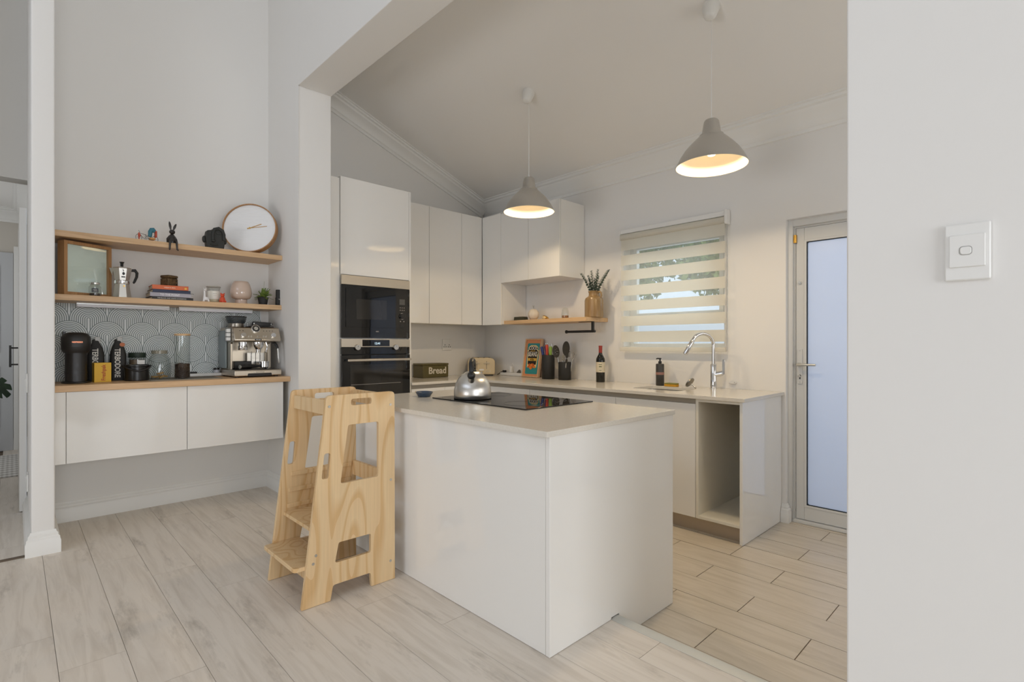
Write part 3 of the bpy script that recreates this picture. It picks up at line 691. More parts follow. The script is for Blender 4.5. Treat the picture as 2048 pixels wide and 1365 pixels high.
sp_ = rpoly([(i0-.004, y_+.14),(i0-.004,y_),(i1+.004,y_),(i1+.004,y_+.14)], [0,.03,.03,0])
obj('step', MB().prism(rpoly([(i0, yF(.16)+.12),(i0, yF(.16)-.045),(i1, yF(.16)-.045),(i1, yF(.16)+.12)], [0,.02,.02,0]), 'z', .155, .173), M['ply'], tw, bev=.003)
obj('rail', MB().box(i0, i1, yF(.13)+.03, yF(.13)+.048, .09, .154), M['ply'], tw, bev=.002)
for a, b in ((378,202),(712,190),(305,1016),(290,1062),(712,1043),(714,600)):
    p = tz4(a, b, XN); obj('bolt', MB().cyl((XN-.002,p[0],p[1]),(XN+.0015,p[0],p[1]),.006,seg=14), M['steel_bright'], tw)

# ============================================================ ON THE ISLAND
kp = onZ(944, 795, IZ+.006); kz = IZ+.0065
kt = thing('kettle', 'brushed steel whistling kettle with a black handle on the hob', 'kettle', (-2.215, 1.829, kz))
KR = .103
obj('body', MB().lathe([(0,0),(.098,0),(KR,.006),(KR,.03),(.101,.055),(.094,.082),(.080,.11),(.060,.132),(.036,.147),(.018,.152),(0,.153)], seg=56), M['kettle'], kt, ang=60)
obj('base_ring', MB().tube([(.1025*math.cos(q*math.pi/24),.1025*math.sin(q*math.pi/24),.003) for q in range(48)], .0016, 6, True), M['black_matt'], kt)
vd = Vector((.72,-.69,0))             # spout points towards the opening
obj('spout', MB().tube([vd*.070+Vector((0,0,.095)), vd*.083+Vector((0,0,.112)), vd*.090+Vector((0,0,.122))], [.020,.019,.018], 18), M['steel_bright'], kt)
obj('whistle', MB().ell(tuple(vd*.092+Vector((0,0,.131))), (.022,.022,.022), 18, 12), M['black'], kt, label='round black whistle knob on the spout')
obj('handle', MB().tube([vd*.088+Vector((0,0,.138)), vd*.086+Vector((0,0,.160)), vd*.070+Vector((0,0,.192)), vd*.03+Vector((0,0,.208)), vd*-.03+Vector((0,0,.206)), vd*-.070+Vector((0,0,.182)), vd*-.084+Vector((0,0,.145)), vd*-.07+Vector((0,0,.118))], [.011,.014,.016,.016,.015,.014,.012,.009], 14), M['black'], kt)
obj('lid_knob', MB().lathe([(0,.15),(.02,.152),(.022,.156),(.008,.160),(.008,.166),(.015,.170),(.014,.176),(0,.178)], seg=20), M['black'], kt)
dish = thing('spoon_rest', 'small dark blue oval dish on the island top', 'dish', (-2.545, 1.735, IZ), -.4)
obj('bowl', MB().lathe([(0,0),(.046,0),(.050,.002),(.068,.022),(.070,.026),(.066,.027),(.050,.010),(0,.008)], seg=40).xf(Matrix.Diagonal((1,.72,1,1))), mat('blue_glaze', rgb(58,76,98), .25), dish)
obj('glaze_drip', MB().ell((-.020,-.047,.026),(.006,.004,.005),10,6), mat('cream_glaze', rgb(216,196,166), .3), dish)

# ============================================================ ON THE WORKTOP
def cy(x, y, Y): return onY(x, y, Y).x
green = mat('olive_enamel', rgb(96,88,52), .35)
by0, by1 = onX(846, 740, -4.16).y, onX(897, 740, -4.16).y
bread = thing('bread_bin', 'olive green metal bin lettered Bread beside the oven housing', 'bread bin', (-4.245, (by0+by1)/2, ZT), .0)
hw = (by1-by0)/2
obj('bin', MB().box(-.085, .085, -hw, hw, .001, .118), green, bread, bev=.006)
obj('lid', MB().box(-.087, .087, -hw-.002, hw+.002, .119, .138), green, bread, bev=.005)
obj('lettering', MB().text('Bread', .090, LX(.0856, .018, .066), .0020, sx=1.0), mat('cream_print', rgb(222,214,196), .5), bread, label='cream lettering')
# toaster
tsp = onZ(975, 752, ZT)
ts = thing('toaster', 'cream four-slice toaster in the kitchen corner', 'toaster', (-4.155, 3.545, ZT), R(-38))
cream = mat('cream_enamel', rgb(216,196,158), .3)
bod = [( -.135,.012),(.135,.012),(.140,.03),(.140,.15),(.125,.175),(.09,.186),(-.09,.186),(-.125,.175),(-.140,.15),(-.140,.03)]
# local: front faces +X ; width along Y
obj('body', MB().prism(rpoly(bod, .02, 4), 'x', -.11, .11), cream, ts, bev=.012, seg=3)
obj('foot_rail', MB().box(-.10,.10,-.12,.12,.0,.012), M['black_matt'], ts)
for y in (-.048,.052):
    obj('lever_slot', MB().box(.1105,.1112,y-.002,y+.002,.07,.15), M['black'], ts)
    obj('lever', MB().box(.110,.128,y-.03,y+.03,.126,.136), mat('lever_cream', rgb(216,202,176), .3), ts, bev=.003)
for y in (-.085,-.03,.03,.085): obj('bread_slot', MB().box(-.08,.08,y-.009,y+.009,.1855,.1868), M['black'], ts)
obj('dial', MB().cyl((.110,.0,.036),(.122,.0,.036),.011), M['steel_bright'], ts, bev=.002)
obj('badge', MB().prism([(.028*math.cos(q*math.pi/12), .062+.009*math.sin(q*math.pi/12)) for q in range(24)], 'x', .1105, .1118), M['white'], ts)
for s_ in (-1,1):
    for k in range(3): obj('button', MB().cyl((.110,s_*(.05+.02*k),.046),(.1125,s_*(.05+.02*k),.046),.004,seg=10), M['steel_bright'], ts)
# adapter strip with plug and lead
eX0, eX1 = cy(1008, 752, 3.72), cy(1044, 754, 3.72)
es_ = thing('extension_strip', 'flat white power strip behind the toaster lead', 'power strip', ((eX0+eX1)/2, 3.715, ZT))
ew = .16
obj('strip', MB().box(-ew, ew, -.03, .03, .001, .032), M['white'], es_, bev=.004)
for k in range(3): obj('outlet', MB().cyl((-.10+.1*k,0,.032),(-.10+.1*k,0,.0335),.018), mat('outlet_grey', rgb(208,206,200), .5), es_)
cg = thing('phone_charger', 'white charger plug standing in the power strip', 'charger', (cy(1022,740,3.715), 3.715, ZT+.0335))
obj('adapter', MB().prism(rrect(-.014,.014,-.018,.018,.008), 'z', 0, .062), M['white'], cg, bev=.003)
obj('usb_lead', MB().tube([(0,0,.062),(.005,-.002,.085),(.025,-.004,.095),(.04,-.004,.07),(.05,-.003,.01),(.055,0,.003)], .0022, 8), M['white'], cg)
pl = thing('power_plug', 'black plug and lead running from the toaster', 'plug', (cy(1009,746,3.69), 3.69, ZT))
obj('plug_body', MB().box(-.02,.02,-.012,.012,.034,.055), M['black'], pl, bev=.004)
obj('lead', MB().tube([(-.02,0,.045),(-.06,.004,.035),(-.09,.005,.014),(-.115,.004,.006)], .004, 8), M['black'], pl)
pg = thing('grey_clip', 'small grey wedge lying beside the bean print', 'clip', (cy(1036,744,3.69), 3.70, ZT+.034))
obj('wedge', MB().prism([(-.028,0),(.026,0),(.02,.028),(.008,.034)], 'y', -.008, .008), mat('grey_metal', rgb(120,116,108), .4, metal=.5), pg, bev=.002)
# bean print
bL, bR = onY(1041, 754, 3.66), onY(1081, 756, 3.66)
bw = .205; bh = .335
pr = thing('framed_print', 'framed COOL BEANS poster leaning against the kitchen wall', 'picture', (cy(1060.5,755,3.655), 3.655, ZT+.001))
tilt = Matrix.Rotation(R(-9), 4, 'X')
PS = Matrix.Diagonal((1.08,1,1.14,1))
def T_(mb): return mb.xf(tilt @ PS)
orange = wood('pale_frame', rgb(226,190,150), rgb(212,172,130), 'z', 80, .5)
obj('frame', T_(MB().plate([(-bw/2,0),(bw/2,0),(bw/2,bh),(-bw/2,bh)], [[(-bw/2+.010,.010),(bw/2-.010,.010),(bw/2-.010,bh-.010),(-bw/2+.010,bh-.010)]], 'y', -.012, .016)), orange, pr, bev=.001)
obj('backing', T_(MB().box(-bw/2+.009,bw/2-.009,.002,.010,.009,bh-.009)), mat('poster_coral', rgb(226,150,104), .6), pr, label='coral poster ground')
def lay(n, poly, y, m, lab=None): return obj(n, T_(MB().prism(poly, 'y', y, y+.0008)), m, pr, label=lab)
teal = mat('poster_teal', rgb(52,148,150), .6); pcream = mat('poster_cream', rgb(238,214,150), .6); pblk = mat('poster_black', rgb(30,24,22), .6); pwh = mat('poster_white', rgb(236,230,216), .6); pyel = mat('poster_yellow', rgb(222,176,70), .6); porg = mat('poster_bean', rgb(232,132,48), .55); porg2 = mat('poster_bean_dark', rgb(206,96,36), .55)
lay('teal_panel', rrect(-.076,.076,.028,.296,.012), .0008, teal)
can = [(-.058,.085),(.058,.085),(.072,.235),(.058,.238),(.060,.262),(.030,.280),(-.030,.280),(-.060,.262),(-.058,.238),(-.072,.235)]
lay('can_outline', rpoly(can, .004), .0, pcream)
can2 = [(-.050,.110),(.050,.110),(.064,.226),(.050,.230),(.052,.256),(.026,.270),(-.026,.270),(-.052,.256),(-.050,.230),(-.064,.226)]
lay('can_label', rpoly(can2, .004), -.0008, pblk)
lay('weight_band', [(-.050,.142),(.050,.142),(.052,.166),(-.052,.166)], -.0016, pyel)
for k, (x, z, a_) in enumerate([(-.034,.092,.4),(-.012,.088,-.5),(.012,.094,.6),(.034,.090,-.3),(-.024,.106,-.6),(.0,.108,.3),(.022,.108,-.5),(-.005,.078,.1)]):
    e = [(x+.017*math.cos(q*math.pi/8)*math.cos(a_)-.010*math.sin(q*math.pi/8)*math.sin(a_), z+.017*math.cos(q*math.pi/8)*math.sin(a_)+.010*math.sin(q*math.pi/8)*math.cos(a_)) for q in range(16)]
    lay('bean', e, -.0022-.0002*k, porg if k % 2 else porg2)
obj('lettering', T_(MB().text('COOL', .042, LY(0,-.0022,.252), .0009, sx=.86)), pwh, pr, label='white word COOL')
obj('lettering', T_(MB().text('BEANS', .058, LY(0,-.0022,.200), .0011, sx=.66)), pwh, pr, label='white word BEANS')
obj('lettering', T_(MB().text('415g', .024, LY(0,-.003,.154), .0005)), pblk, pr, label='black weight figure')
obj('lettering', T_(MB().text('GOOD MOOD', .009, LY(0,-.0022,.2285), .0004)), pyel, pr)
# knife pot
kx = cy(1095, 757, 3.60)
kb = thing('knife_pot', 'tall matt black cylinder pot holding coloured knives', 'knife holder', (kx, 3.61, ZT))
obj('pot', MB().lathe([(0,0),(.058,0),(.060,.003),(.060,.222),(.058,.225),(.054,.225),(.053,.15),(0,.15)], seg=40), M['black_matt'], kb)
obj('bristle_insert', MB().lathe([(0,.2),(.053,.2),(.053,.212),(0,.214)], seg=30), M['black'], kb)
def knife(dx, dy, lx, ly, ln, c, lab, w=.011, extra=None):
    t = thing('kitchen_knife', lab, 'knife', (kx+dx, 3.61+dy, ZT+.20), group=None)
    d = Vector((lx, ly, 1)).normalized()
    obj('handle', MB().tube([d*.0, d*.01, d*ln*.5, d*(ln-.01), d*ln], [w*.9, w*1.25, w*1.15, w*1.3, w*.8], 12), c, t)
    obj('blade', MB().box(-.0008,.0008,-.012,.012,-.11,.005), M['steel_bright'], t)
    if extra: obj('hang_ring', MB().tube([d*(ln+.004)+Vector((.012*math.cos(q*math.pi/6),0,.012*math.sin(q*math.pi/6)+.006)) for q in range(12)], .0025, 6, True), M['steel_bright'], t)
blue = mat('blue_handle', rgb(30,52,120), .4); red = mat('red_handle', rgb(190,66,44), .4); lime = mat('green_handle', rgb(128,160,66), .4)
knife(-.040,-.02,-.22,-.05,.105,blue,'blue-handled knife leaning outermost in the black pot')
knife(-.022,.01,-.14,0,.11,blue,'blue-handled knife standing next to the red one',.013)
knife(.0,-.012,-.06,0,.12,red,'red-handled knife with a steel ring in the black pot',.012,True)
knife(.022,.02,.02,.02,.135,M['steel_bright'],'bare steel sharpening tool behind the green knife',.007)
knife(.036,-.012,.04,0,.105,lime,'lime green-handled knife in the black pot',.013)
# utensil pot
ux = cy(1129.5, 759, 3.62)
up = thing('utensil_pot', 'shorter matt black cylinder pot full of cooking utensils', 'utensil holder', (ux, 3.62, ZT))
obj('pot', MB().lathe([(0,0),(.056,0),(.058,.003),(.058,.160),(.056,.163),(.053,.163),(.052,.01),(0,.008)], seg=40), M['black_matt'], up)
nyl = mat('nylon_grey', rgb(58,54,48), .45)
def utensil(name, lab, dx, dy, lean, ln, head):
    t = thing(name, lab, 'utensil', (ux+dx, 3.62+dy, ZT+.012))
    d = Vector((lean[0], lean[1], 1)).normalized()
    obj('handle', MB().tube([d*0, d*ln], [.006,.005], 8), M['steel_bright'] if name != 'ladle' else nyl, t)
    head(t, d, ln); return t
def oval(t, d, ln, rx, rz, m, holes=False, cup=.0, n='head'):
    side = Vector((0,1,0)).cross(d).normalized(); c0 = d*(ln+rz*.9)
    def pt(u, v, w): p = c0+side*u+d*v; return (p.x, p.y+w, p.z)
    pts = [(rx*math.cos(q*math.pi/14), rz*math.sin(q*math.pi/14)) for q in range(28)]
    hs = []
    if holes:
        for u, v in ((-.012,.018),(.010,.022),(-.014,-.004),(.004,.002),(.016,-.004),(-.004,-.022),(.01,-.024)): hs.append(circ(u, v, .0042, 8))
    mb = MB().plate(pts, hs, 'y', -.0015, .0015)
    mb.v = [pt(x, z, y+cup*((x/rx)**2+(z/rz)**2)) for x, y, z in mb.v]
    obj(n, mb, m, t)
utensil('slotted_spoon', 'dark slotted spoon leaning left out of the utensil pot', -.03, -.01, (-.22,-.02), .20, lambda t, d, l: oval(t, d, l, .041, .058, nyl, True, -.01))
utensil('ladle_spoon', 'large dark serving spoon standing highest in the utensil pot', .0, .015, (.06,.0), .215, lambda t, d, l: oval(t, d, l, .042, .066, nyl, False, -.016))
def pasta(t, d, l):
    oval(t, d, l, .018, .03, nyl, False, -.01)
    for k in range(4): obj('prong', MB().tube([d*(l+.01+.014*k)+Vector((.014,0,0)), d*(l+.014+.014*k)+Vector((.032,-.006,.006))], [.003,.002], 6), nyl, t)
utensil('pasta_spoon', 'pronged pasta spoon in the utensil pot', .025, -.01, (.10,-.02), .19, pasta)
def whisk(t, d, l):
    for k in range(4):
        a = k*math.pi/4; s_ = Vector((math.cos(a), math.sin(a), 0))
        obj('wire_loop', MB().tube([d*l, d*(l+.03)+s_*.018, d*(l+.06)+s_*.02, d*(l+.078), d*(l+.06)-s_*.02, d*(l+.03)-s_*.018, d*l], .0009, 5), M['chrome'], t)
utensil('whisk', 'thin wire whisk rising at the back of the utensil pot', .035, .02, (.20,.03), .17, whisk)
utensil('spatula', 'short dark spatula just above the utensil pot rim', .02, -.03, (.20,-.05), .145, lambda t, d, l: oval(t, d, l, .012, .022, nyl))
utensil('masher', 'steel masher standing in the utensil pot', .002, -.028, (.06,-.05), .165, lambda t, d, l: oval(t, d, l, .02, .026, M['steel_bright'], True))
# wine bottle
wb_ = thing('wine_bottle', 'dark wine bottle with a red capsule and cream label', 'bottle', (cy(1201,763,3.63), 3.63, ZT), R(34))
obj('bottle', MB().lathe([(0,.004),(.03,.002),(.036,.0),(.038,.005),(.038,.185),(.036,.203),(.026,.222),(.017,.238),(.0148,.25),(.0145,.30),(0,.301)], seg=36), mat('bottle_green_black', rgb(16,18,14), .06), wb_)
obj('capsule', MB().lathe([(.0152,.252),(.0154,.302),(.0165,.303),(.0165,.312),(.0,.313)], seg=28), mat('red_foil', rgb(150,48,34), .35), wb_)
obj('label', MB().lathe([(.0384,.085),(.0386,.085),(.0386,.172),(.0384,.172)], seg=36, close=True), mat('cream_paper', rgb(214,204,180), .7), wb_, label='cream paper label')
obj('label_print', MB().box(-.013,.013,-.0394,-.036,.150,.154).box(-.012,.012,-.0394,-.036,.130,.138).box(-.010,.010,-.0394,-.036,.10,.103), mat('label_green', rgb(110,120,88), .7), wb_)
# soap bottle, sponge, plug, box
soap = thing('soap_dispenser', 'dark grey pump soap bottle with a pinkish label beside the sink', 'soap bottle', (cy(1320,770,3.665), 3.665, ZT))
obj('bottle', MB().lathe([(0,0),(.030,0),(.032,.003),(.032,.165),(.029,.170),(.012,.172),(0,.172)], seg=32), mat('grey_bottle', rgb(62,60,56), .35), soap)
obj('pump', MB().lathe([(0,.172),(.013,.172),(.013,.19),(.006,.192),(.006,.205),(.011,.207),(.011,.216),(0,.217)], seg=20).tube([(0,0,.211),(-.02,-.01,.212),(-.026,-.013,.206)], [.006,.005,.004], 8), M['black'], soap)
obj('label', MB().lathe([(.0323,.085),(.0326,.085),(.0326,.105),(.0323,.105)], seg=32, close=True), mat('pink_label', rgb(160,118,106), .6), soap)
spg = thing('dish_sponge', 'yellow sponge lying beside the soap bottle', 'sponge', (cy(1343,770,3.64), 3.64, ZT))
obj('foam', MB().prism(rrect(-.05,.05,-.03,.03,.014), 'z', 0, .018), mat('yellow_foam', rgb(216,160,48), .9, bump=(120,.6)), spg, bev=.004)
obj('scourer', MB().prism(rrect(-.05,.05,-.03,.03,.014), 'z', .0182, .026), mat('green_scourer', rgb(150,146,80), .95, bump=(160,.8)), spg, bev=.002)
sp2 = thing('sink_strainer', 'steel sink strainer propped on edge beside the tap', 'strainer', (cy(1381,772,3.62), 3.62, ZT))
obj('disc', MB().lathe([(0,0),(.036,0),(.040,.003),(.040,.010),(.034,.014),(0,.012)], seg=32).xf(Matrix.Translation((0,0,.036)) @ Matrix.Rotation(R(-52), 4, 'Y')), mat('worn_steel', rgb(150,146,136), .35, metal=1), sp2)
obj('stem', MB().cyl((.005,0,.03),(.038,0,.006),.006).cyl((.030,.0,.005),(.045,0,.005),.005), M['steel_bright'], sp2)
bx_ = onY(1467, 765, 3.76)
wc = thing('blind_cleat', 'small white chain cleat on the wall right of the tap', 'wall clip', (bx_.x, YW-.0005, bx_.z))
obj('clip', MB().prism(rpoly([(-.03,-.008),(.01,-.012),(.025,-.004),(.025,.008),(.005,.010),(-.03,.002)], .003), 'y', -.02, 0), M['white'], wc, bev=.002)
obj('screw', MB().cyl((.014,-.0215,0),(.014,-.019,0),.003,seg=10), M['alu'], wc)
# ============================================================ ON THE NICHE SHELF
SZ = 1.3342
bk = thing('soap_block', 'dark green block lying at the niche end of the oak shelf', 'box', (cy(1042,638,3.60), 3.60, SZ))
obj('block', MB().prism([(-.068,0),(.068,0),(.058,.040),(-.062,.040)], 'y', -.035, .035), mat('dark_green', rgb(62,62,44), .5), bk, bev=.003)
pk = thing('ceramic_pumpkin', 'round white ceramic pumpkin with a thin stem on the oak shelf', 'ornament', (cy(1067,638,3.60), 3.60, SZ))
prof = []
pb = MB(); seg = 48; rings = []
for i in range(13):
    a = -math.pi/2+math.pi*i/12
    rings.append([((.055*math.cos(a)+.0005)*(1-.06*abs(math.sin(4*t_)))*math.cos(t_), (.055*math.cos(a)+.0005)*(1-.06*abs(math.sin(4*t_)))*math.sin(t_), .056+.056*math.sin(a)) for t_ in [2*math.pi*j/seg for j in range(seg)]])
obj('pumpkin', pb.loops(rings), mat('ceramic_white', rgb(226,214,196), .4), pk)
obj('stem', MB().tube([(0,0,.108),(.002,0,.120),(-.004,0,.134),(-.010,0,.142)], .0022, 6).tube([(0,0,.122),(.008,0,.136),(.007,0,.146)], .0018, 6), mat('stem_grey', rgb(150,146,130), .5), pk)
gp = thing('gold_ornament', 'small gold shell-like ornament on the oak shelf', 'ornament', (cy(1090,636,3.58), 3.58, SZ))
obj('shell', MB().ell((0,0,.018),(.030,.022,.018),16,8).ell((-.012,0,.030),(.014,.014,.012),12,6), mat('old_gold', rgb(196,150,70), .3, metal=.8), gp)
obj('cream_side', MB().ell((.002,-.016,.018),(.018,.010,.016),12,6), mat('cream_gold', rgb(222,200,150), .4), gp)
obj('gold_tip', MB().tube([(.026,0,.02),(.04,0,.012),(.044,0,.002)], [.008,.006,.004], 8), mat('old_gold2', rgb(196,150,70), .3, metal=.8), gp)
wg = thing('drinking_glass', 'upturned stemless glass with amber base on the oak shelf', 'glass', (cy(1130.5,635,3.60), 3.60, SZ))
obj('glass', MB().lathe([(.030,.0),(.033,.02),(.034,.045),(.028,.085),(.018,.100),(0,.103)], seg=32, caps=False), M['glass'], wg)
obj('amber_base', MB().lathe([(0,.0005),(.028,.0005),(.031,.018),(.030,.030),(0,.026)], seg=28), mat('amber', rgb(176,120,62), .1, alpha=.75), wg)
vs = thing('stoneware_vase', 'brown stoneware jug vase at the end of the oak shelf', 'vase', (cy(1188,634,3.60), 3.60, SZ))
stone_ = mat('stoneware_glaze', rgb(160,133,92), .28, var=(rgb(138,109,70), (40,40,6), .35, .65))
obj('jug', MB().lathe([(0,0),(.076,0),(.080,.004),(.080,.146),(.073,.166),(.050,.181),(.045,.190),(.045,.211),(.049,.218),(.051,.225),(.047,.227),(.041,.222),(.041,.18),(0,.175)], seg=40), stone_, vs)
obj('ear_handle', MB().tube([(.045,0,.214),(.062,0,.218),(.076,0,.205),(.078,0,.182),(.069,0,.165)], .008, 10), stone_, vs)
euc = thing('eucalyptus_sprigs', 'grey-green eucalyptus sprigs standing in the brown vase', 'foliage', (cy(1188,634,3.60), 3.60, SZ+.1755))
leafm = mat('eucalyptus_leaf', rgb(88,104,92), .6); stemm = mat('eucalyptus_stem', rgb(110,104,80), .6)
rnd = random.Random(8)
for (lx, ly, ln) in [(-.62,-.05,.25),(-.34,.02,.20),(-.08,-.06,.225),(.14,.05,.235),(.22,-.02,.20),(.72,.0,.265),(.62,.08,.25),(-.38,.08,.17),(.34,-.09,.18),(.0,.07,.16)]:
    d = Vector((lx, ly, 1)).normalized(); stm = obj('sprig', MB().tube([(0,0,0), d*ln*.5+Vector((0,0,.01)), d*ln], [.0016,.0013,.0008], 6), stemm, euc)
    lb_ = MB(); nn = int(ln/.012)
    for i in range(2, nn+1):
        c0 = d*(ln*i/nn)+Vector((0,0,.01*math.sin(math.pi*i/nn)))
        r_ = .0125*(1.15-.75*i/nn)+.002
        for s_ in (0, 1):
            a = i*1.57+s_*math.pi+rnd.uniform(-.3,.3); sd = Vector((math.cos(a), math.sin(a), .35)).normalized()
            up = sd.cross(d).normalized(); nrm = sd.cross(up)
            cc = c0+sd*r_*1.1
            pts = [cc+(sd*math.cos(q*math.pi/4)+up*math.sin(q*math.pi/4)*.85)*r_+nrm*(.0022*math.cos(q*math.pi/2)) for q in range(8)]
            lb_.loops([[p+nrm*.0004 for p in pts], [p-nrm*.0004 for p in pts]])
    o = obj('leaves', lb_, leafm, stm); o['kind'] = 'stuff'
# ============================================================ ALCOVE
AZ = .872
def ay(x, X): return onX(x, 690, X).y
o = obj('oak_shelf', MB().box(XS+.001, -3.955, .1615, YP-.001, 1.727, 1.762), M['oak'], bev=.001); tag(o, 'upper oak wall shelf carrying the round clock', 'shelf')
o = obj('oak_shelf', MB().box(XS+.001, -3.97, .1615, YP-.001, 1.360, 1.394), M['oak'], bev=.001); tag(o, 'lower oak wall shelf carrying books and the moka pot', 'shelf')
o = obj('oak_worktop', MB().box(XS+.001, -3.80, .1615, YP-.001, AZ-.036, AZ), M['oak'], bev=.001); tag(o, 'oak worktop of the coffee station', 'worktop')
fcab = thing('floating_cabinet', 'glossy white floating cabinet under the oak coffee worktop', 'cabinet')
obj('carcass', MB().box(XS+.002, -3.84, .1625, 1.398, .437, AZ-.037), M['carcass'], fcab)
cs = [.1625, ay(132, -3.82), ay(374.5, -3.82), 1.398]
obj('filler_panel', MB().box(-3.839, -3.82, cs[0], cs[1]-.001, .432, AZ-.038), M['gloss'], fcab, bev=.001)
door_x('door', fcab, cs[1], cs[2], .432, AZ-.038, -3.82); door_x('door', fcab, cs[2], cs[3], .432, AZ-.038, -3.82)
# wallpaper
m, t, p = nodes('arch_wallpaper'); p.inputs['Roughness'].default_value = .6
tc = t.nodes.new('ShaderNodeTexCoord'); sx = t.nodes.new('ShaderNodeSeparateXYZ'); t.links.new(tc.outputs['Object'], sx.inputs[0])
U, V = S(t, sx.outputs[1]), S(t, sx.outputs[2]); PER = .1885
def layer(y0, zt0, zb0):
    x = (U-y0).op('WRAP', PER/2, -PER/2)
    dz = (V-zt0).op('MAXIMUM', 0.0)+((V*-1.0)+zb0).op('MAXIMUM', 0.0)
    return (x*x+dz*dz).op('SQRT')
sel = None
for y0, a, b in ((.440,1.362,-9),(.346,1.265,-9),(.440,1.158,.984),(.346,1.072,1.072),(.440,.88,.70)):
    d = layer(y0, a, b)
    if sel is None: sel = d
    else:
        k = d.op('LESS_THAN', .0945); sel = k*d+(k*-1.0+1.0)*sel
ring = (sel/.0105).op('FRACT').op('GREATER_THAN', .53)
mx = t.nodes.new('ShaderNodeMix'); mx.data_type = 'RGBA'; t.links.new(ring.k, mx.inputs[0]); mx.inputs[6].default_value = rgb(242,246,246); mx.inputs[7].default_value = rgb(142,152,151)
t.links.new(mx.outputs[2], p.inputs['Base Color'])
o = obj('wallpaper_panel', MB().box(XS+.0005, XS+.002, .1615, 1.385, AZ+.0005, 1.359), m); tag(o, 'grey and white arch-patterned splashback behind the coffee machines', 'splashback')
# LED battens
for a, b, l in ((153, 338, 'long slim LED batten nearer the black pod machine'), (357, 504, 'slim LED batten above the espresso machine')):
    y0, y1 = ay(a, -4.17), ay(b, -4.17)
    t = thing('led_batten', l, 'light', (-4.17, 0, 1.3595))
    obj('housing', MB().box(-.012, .014, y0, y1, -.008, 0), M['alu'], t)
    obj('diffuser', MB().prism([(-.011,-.0085),(.013,-.0085),(.013,-.022),(.006,-.026),(-.006,-.026),(-.011,-.022)], 'y', y0+.002, y1-.002), mat('led_diffuser', rgb(246,246,252), .4), t)
# ---- upper shelf: clock, mask, rabbit, trishaw
US = 1.7622
ck = thing('wall_clock', 'round white clock in a thin oak rim leaning on the upper shelf', 'clock', (-4.06, ay(497, -4.06), US+.001))
RC = .183
tl = Matrix.Translation((.02,.0,0)) @ Matrix.Rotation(R(-34), 4, 'Z') @ Matrix.Rotation(R(-9), 4, 'Y') @ Matrix.Translation((0,0,RC+.004)) @ Matrix.Rotation(math.pi/2, 4, 'Y')
obj('rim', MB().lathe([(RC-.006,-.02),(RC+.001,-.02),(RC+.001,.03),(RC-.006,.03)], seg=72, close=True).xf(tl), M['oak_dark'], ck)
m, t, p = nodes('clock_face'); p.inputs['Roughness'].default_value = .6; p.inputs['Base Color'].default_value = rgb(238,238,238)
tc = t.nodes.new('ShaderNodeTexCoord'); wv = t.nodes.new('ShaderNodeTexWave'); wv.wave_type = 'BANDS'; wv.bands_direction = 'Z'; wv.inputs['Scale'].default_value = 30
bp = t.nodes.new('ShaderNodeBump'); bp.inputs['Strength'].default_value = .25; bp.inputs['Distance'].default_value = .002
t.links.new(tc.outputs['Object'], wv.inputs[0]); t.links.new(wv.outputs[0], bp.inputs['Height']); t.links.new(bp.outputs[0], p.inputs['Normal'])
obj('face', MB().lathe([(0,.016),(RC-.0065,.016),(RC-.0065,.019),(0,.019)], seg=64).xf(tl), m, ck)
def hand(n, ang, ln, w):
    a = math.radians(ang); mb = MB().box(-.018, ln, -w, w, .0205, .022)
    # face axes: local x -> -z world, local y -> y world
    obj(n, mb.xf(tl @ Matrix.Rotation(a, 4, 'Z')), mat('gold_hand', rgb(190,150,90), .3, metal=.6), ck)
hand('hour_hand', 113, .085, .0026); hand('minute_hand', 99, .118, .002)
obj('hub', MB().cyl((0,0,.019),(0,0,.024),.006).xf(tl), M['brass'], ck)
mk = thing('face_sculpture', 'matt black abstract face sculpture in front of the clock', 'sculpture', (-4.01, ay(430, -4.0), US), R(0))
blk = mat('black_ceramic', rgb(40,41,37), .6)
obj('head', MB().prism(rpoly([(-.052,0),(.052,0),(.060,.05),(.060,.085),(.045,.118),(-.01,.118),(-.02,.105),(-.052,.10),(-.060,.06)], .012), 'x', -.03, .03), blk, mk, bev=.006)
obj('brow_nose', MB().tube([(.03,-.018,.045),(.03,-.018,.085),(.03,-.008,.108),(.03,.018,.116),(.03,.042,.105),(.03,.050,.085),(.03,.050,.05)], .011, 10), blk, mk)
obj('nose_tip', MB().ell((.034,-.016,.042),(.012,.013,.010),12,8), blk, mk)
obj('eye', MB().prism(rrect(.004,.036,.082,.092,.004), 'x', .03, .035).prism(rrect(-.05,-.026,.078,.084,.003), 'x', .03, .034), blk, mk, bev=.001)
obj('mouth', MB().tube([(.031,-.035,.024),(.035,-.015,.018),(.034,.012,.024)], .005, 8), blk, mk)
for s_, z in ((-1,.05),(1,.052)): obj('ear', MB().ell((.0,s_*.064,z),(.012,.013,.020),12,8), blk, mk)
rb = thing('rabbit_figurine', 'dark rabbit figurine sitting with legs over the shelf edge', 'figurine', (-3.985, ay(345, -3.97), US))
brz = mat('dark_bronze', rgb(42,37,33), .32)
def skin(name, mbs, par): return obj(name, mbs, brz, par, ang=80)
obj('body', MB().lathe([(0,0),(.024,0),(.026,.008),(.020,.03),(.012,.05),(.007,.056),(0,.057)], seg=20), brz, rb)
obj('head', MB().ell((.004,0,.068),(.015,.0155,.014),16,10).ell((.016,0,.064),(.006,.007,.006),10,6), brz, rb)
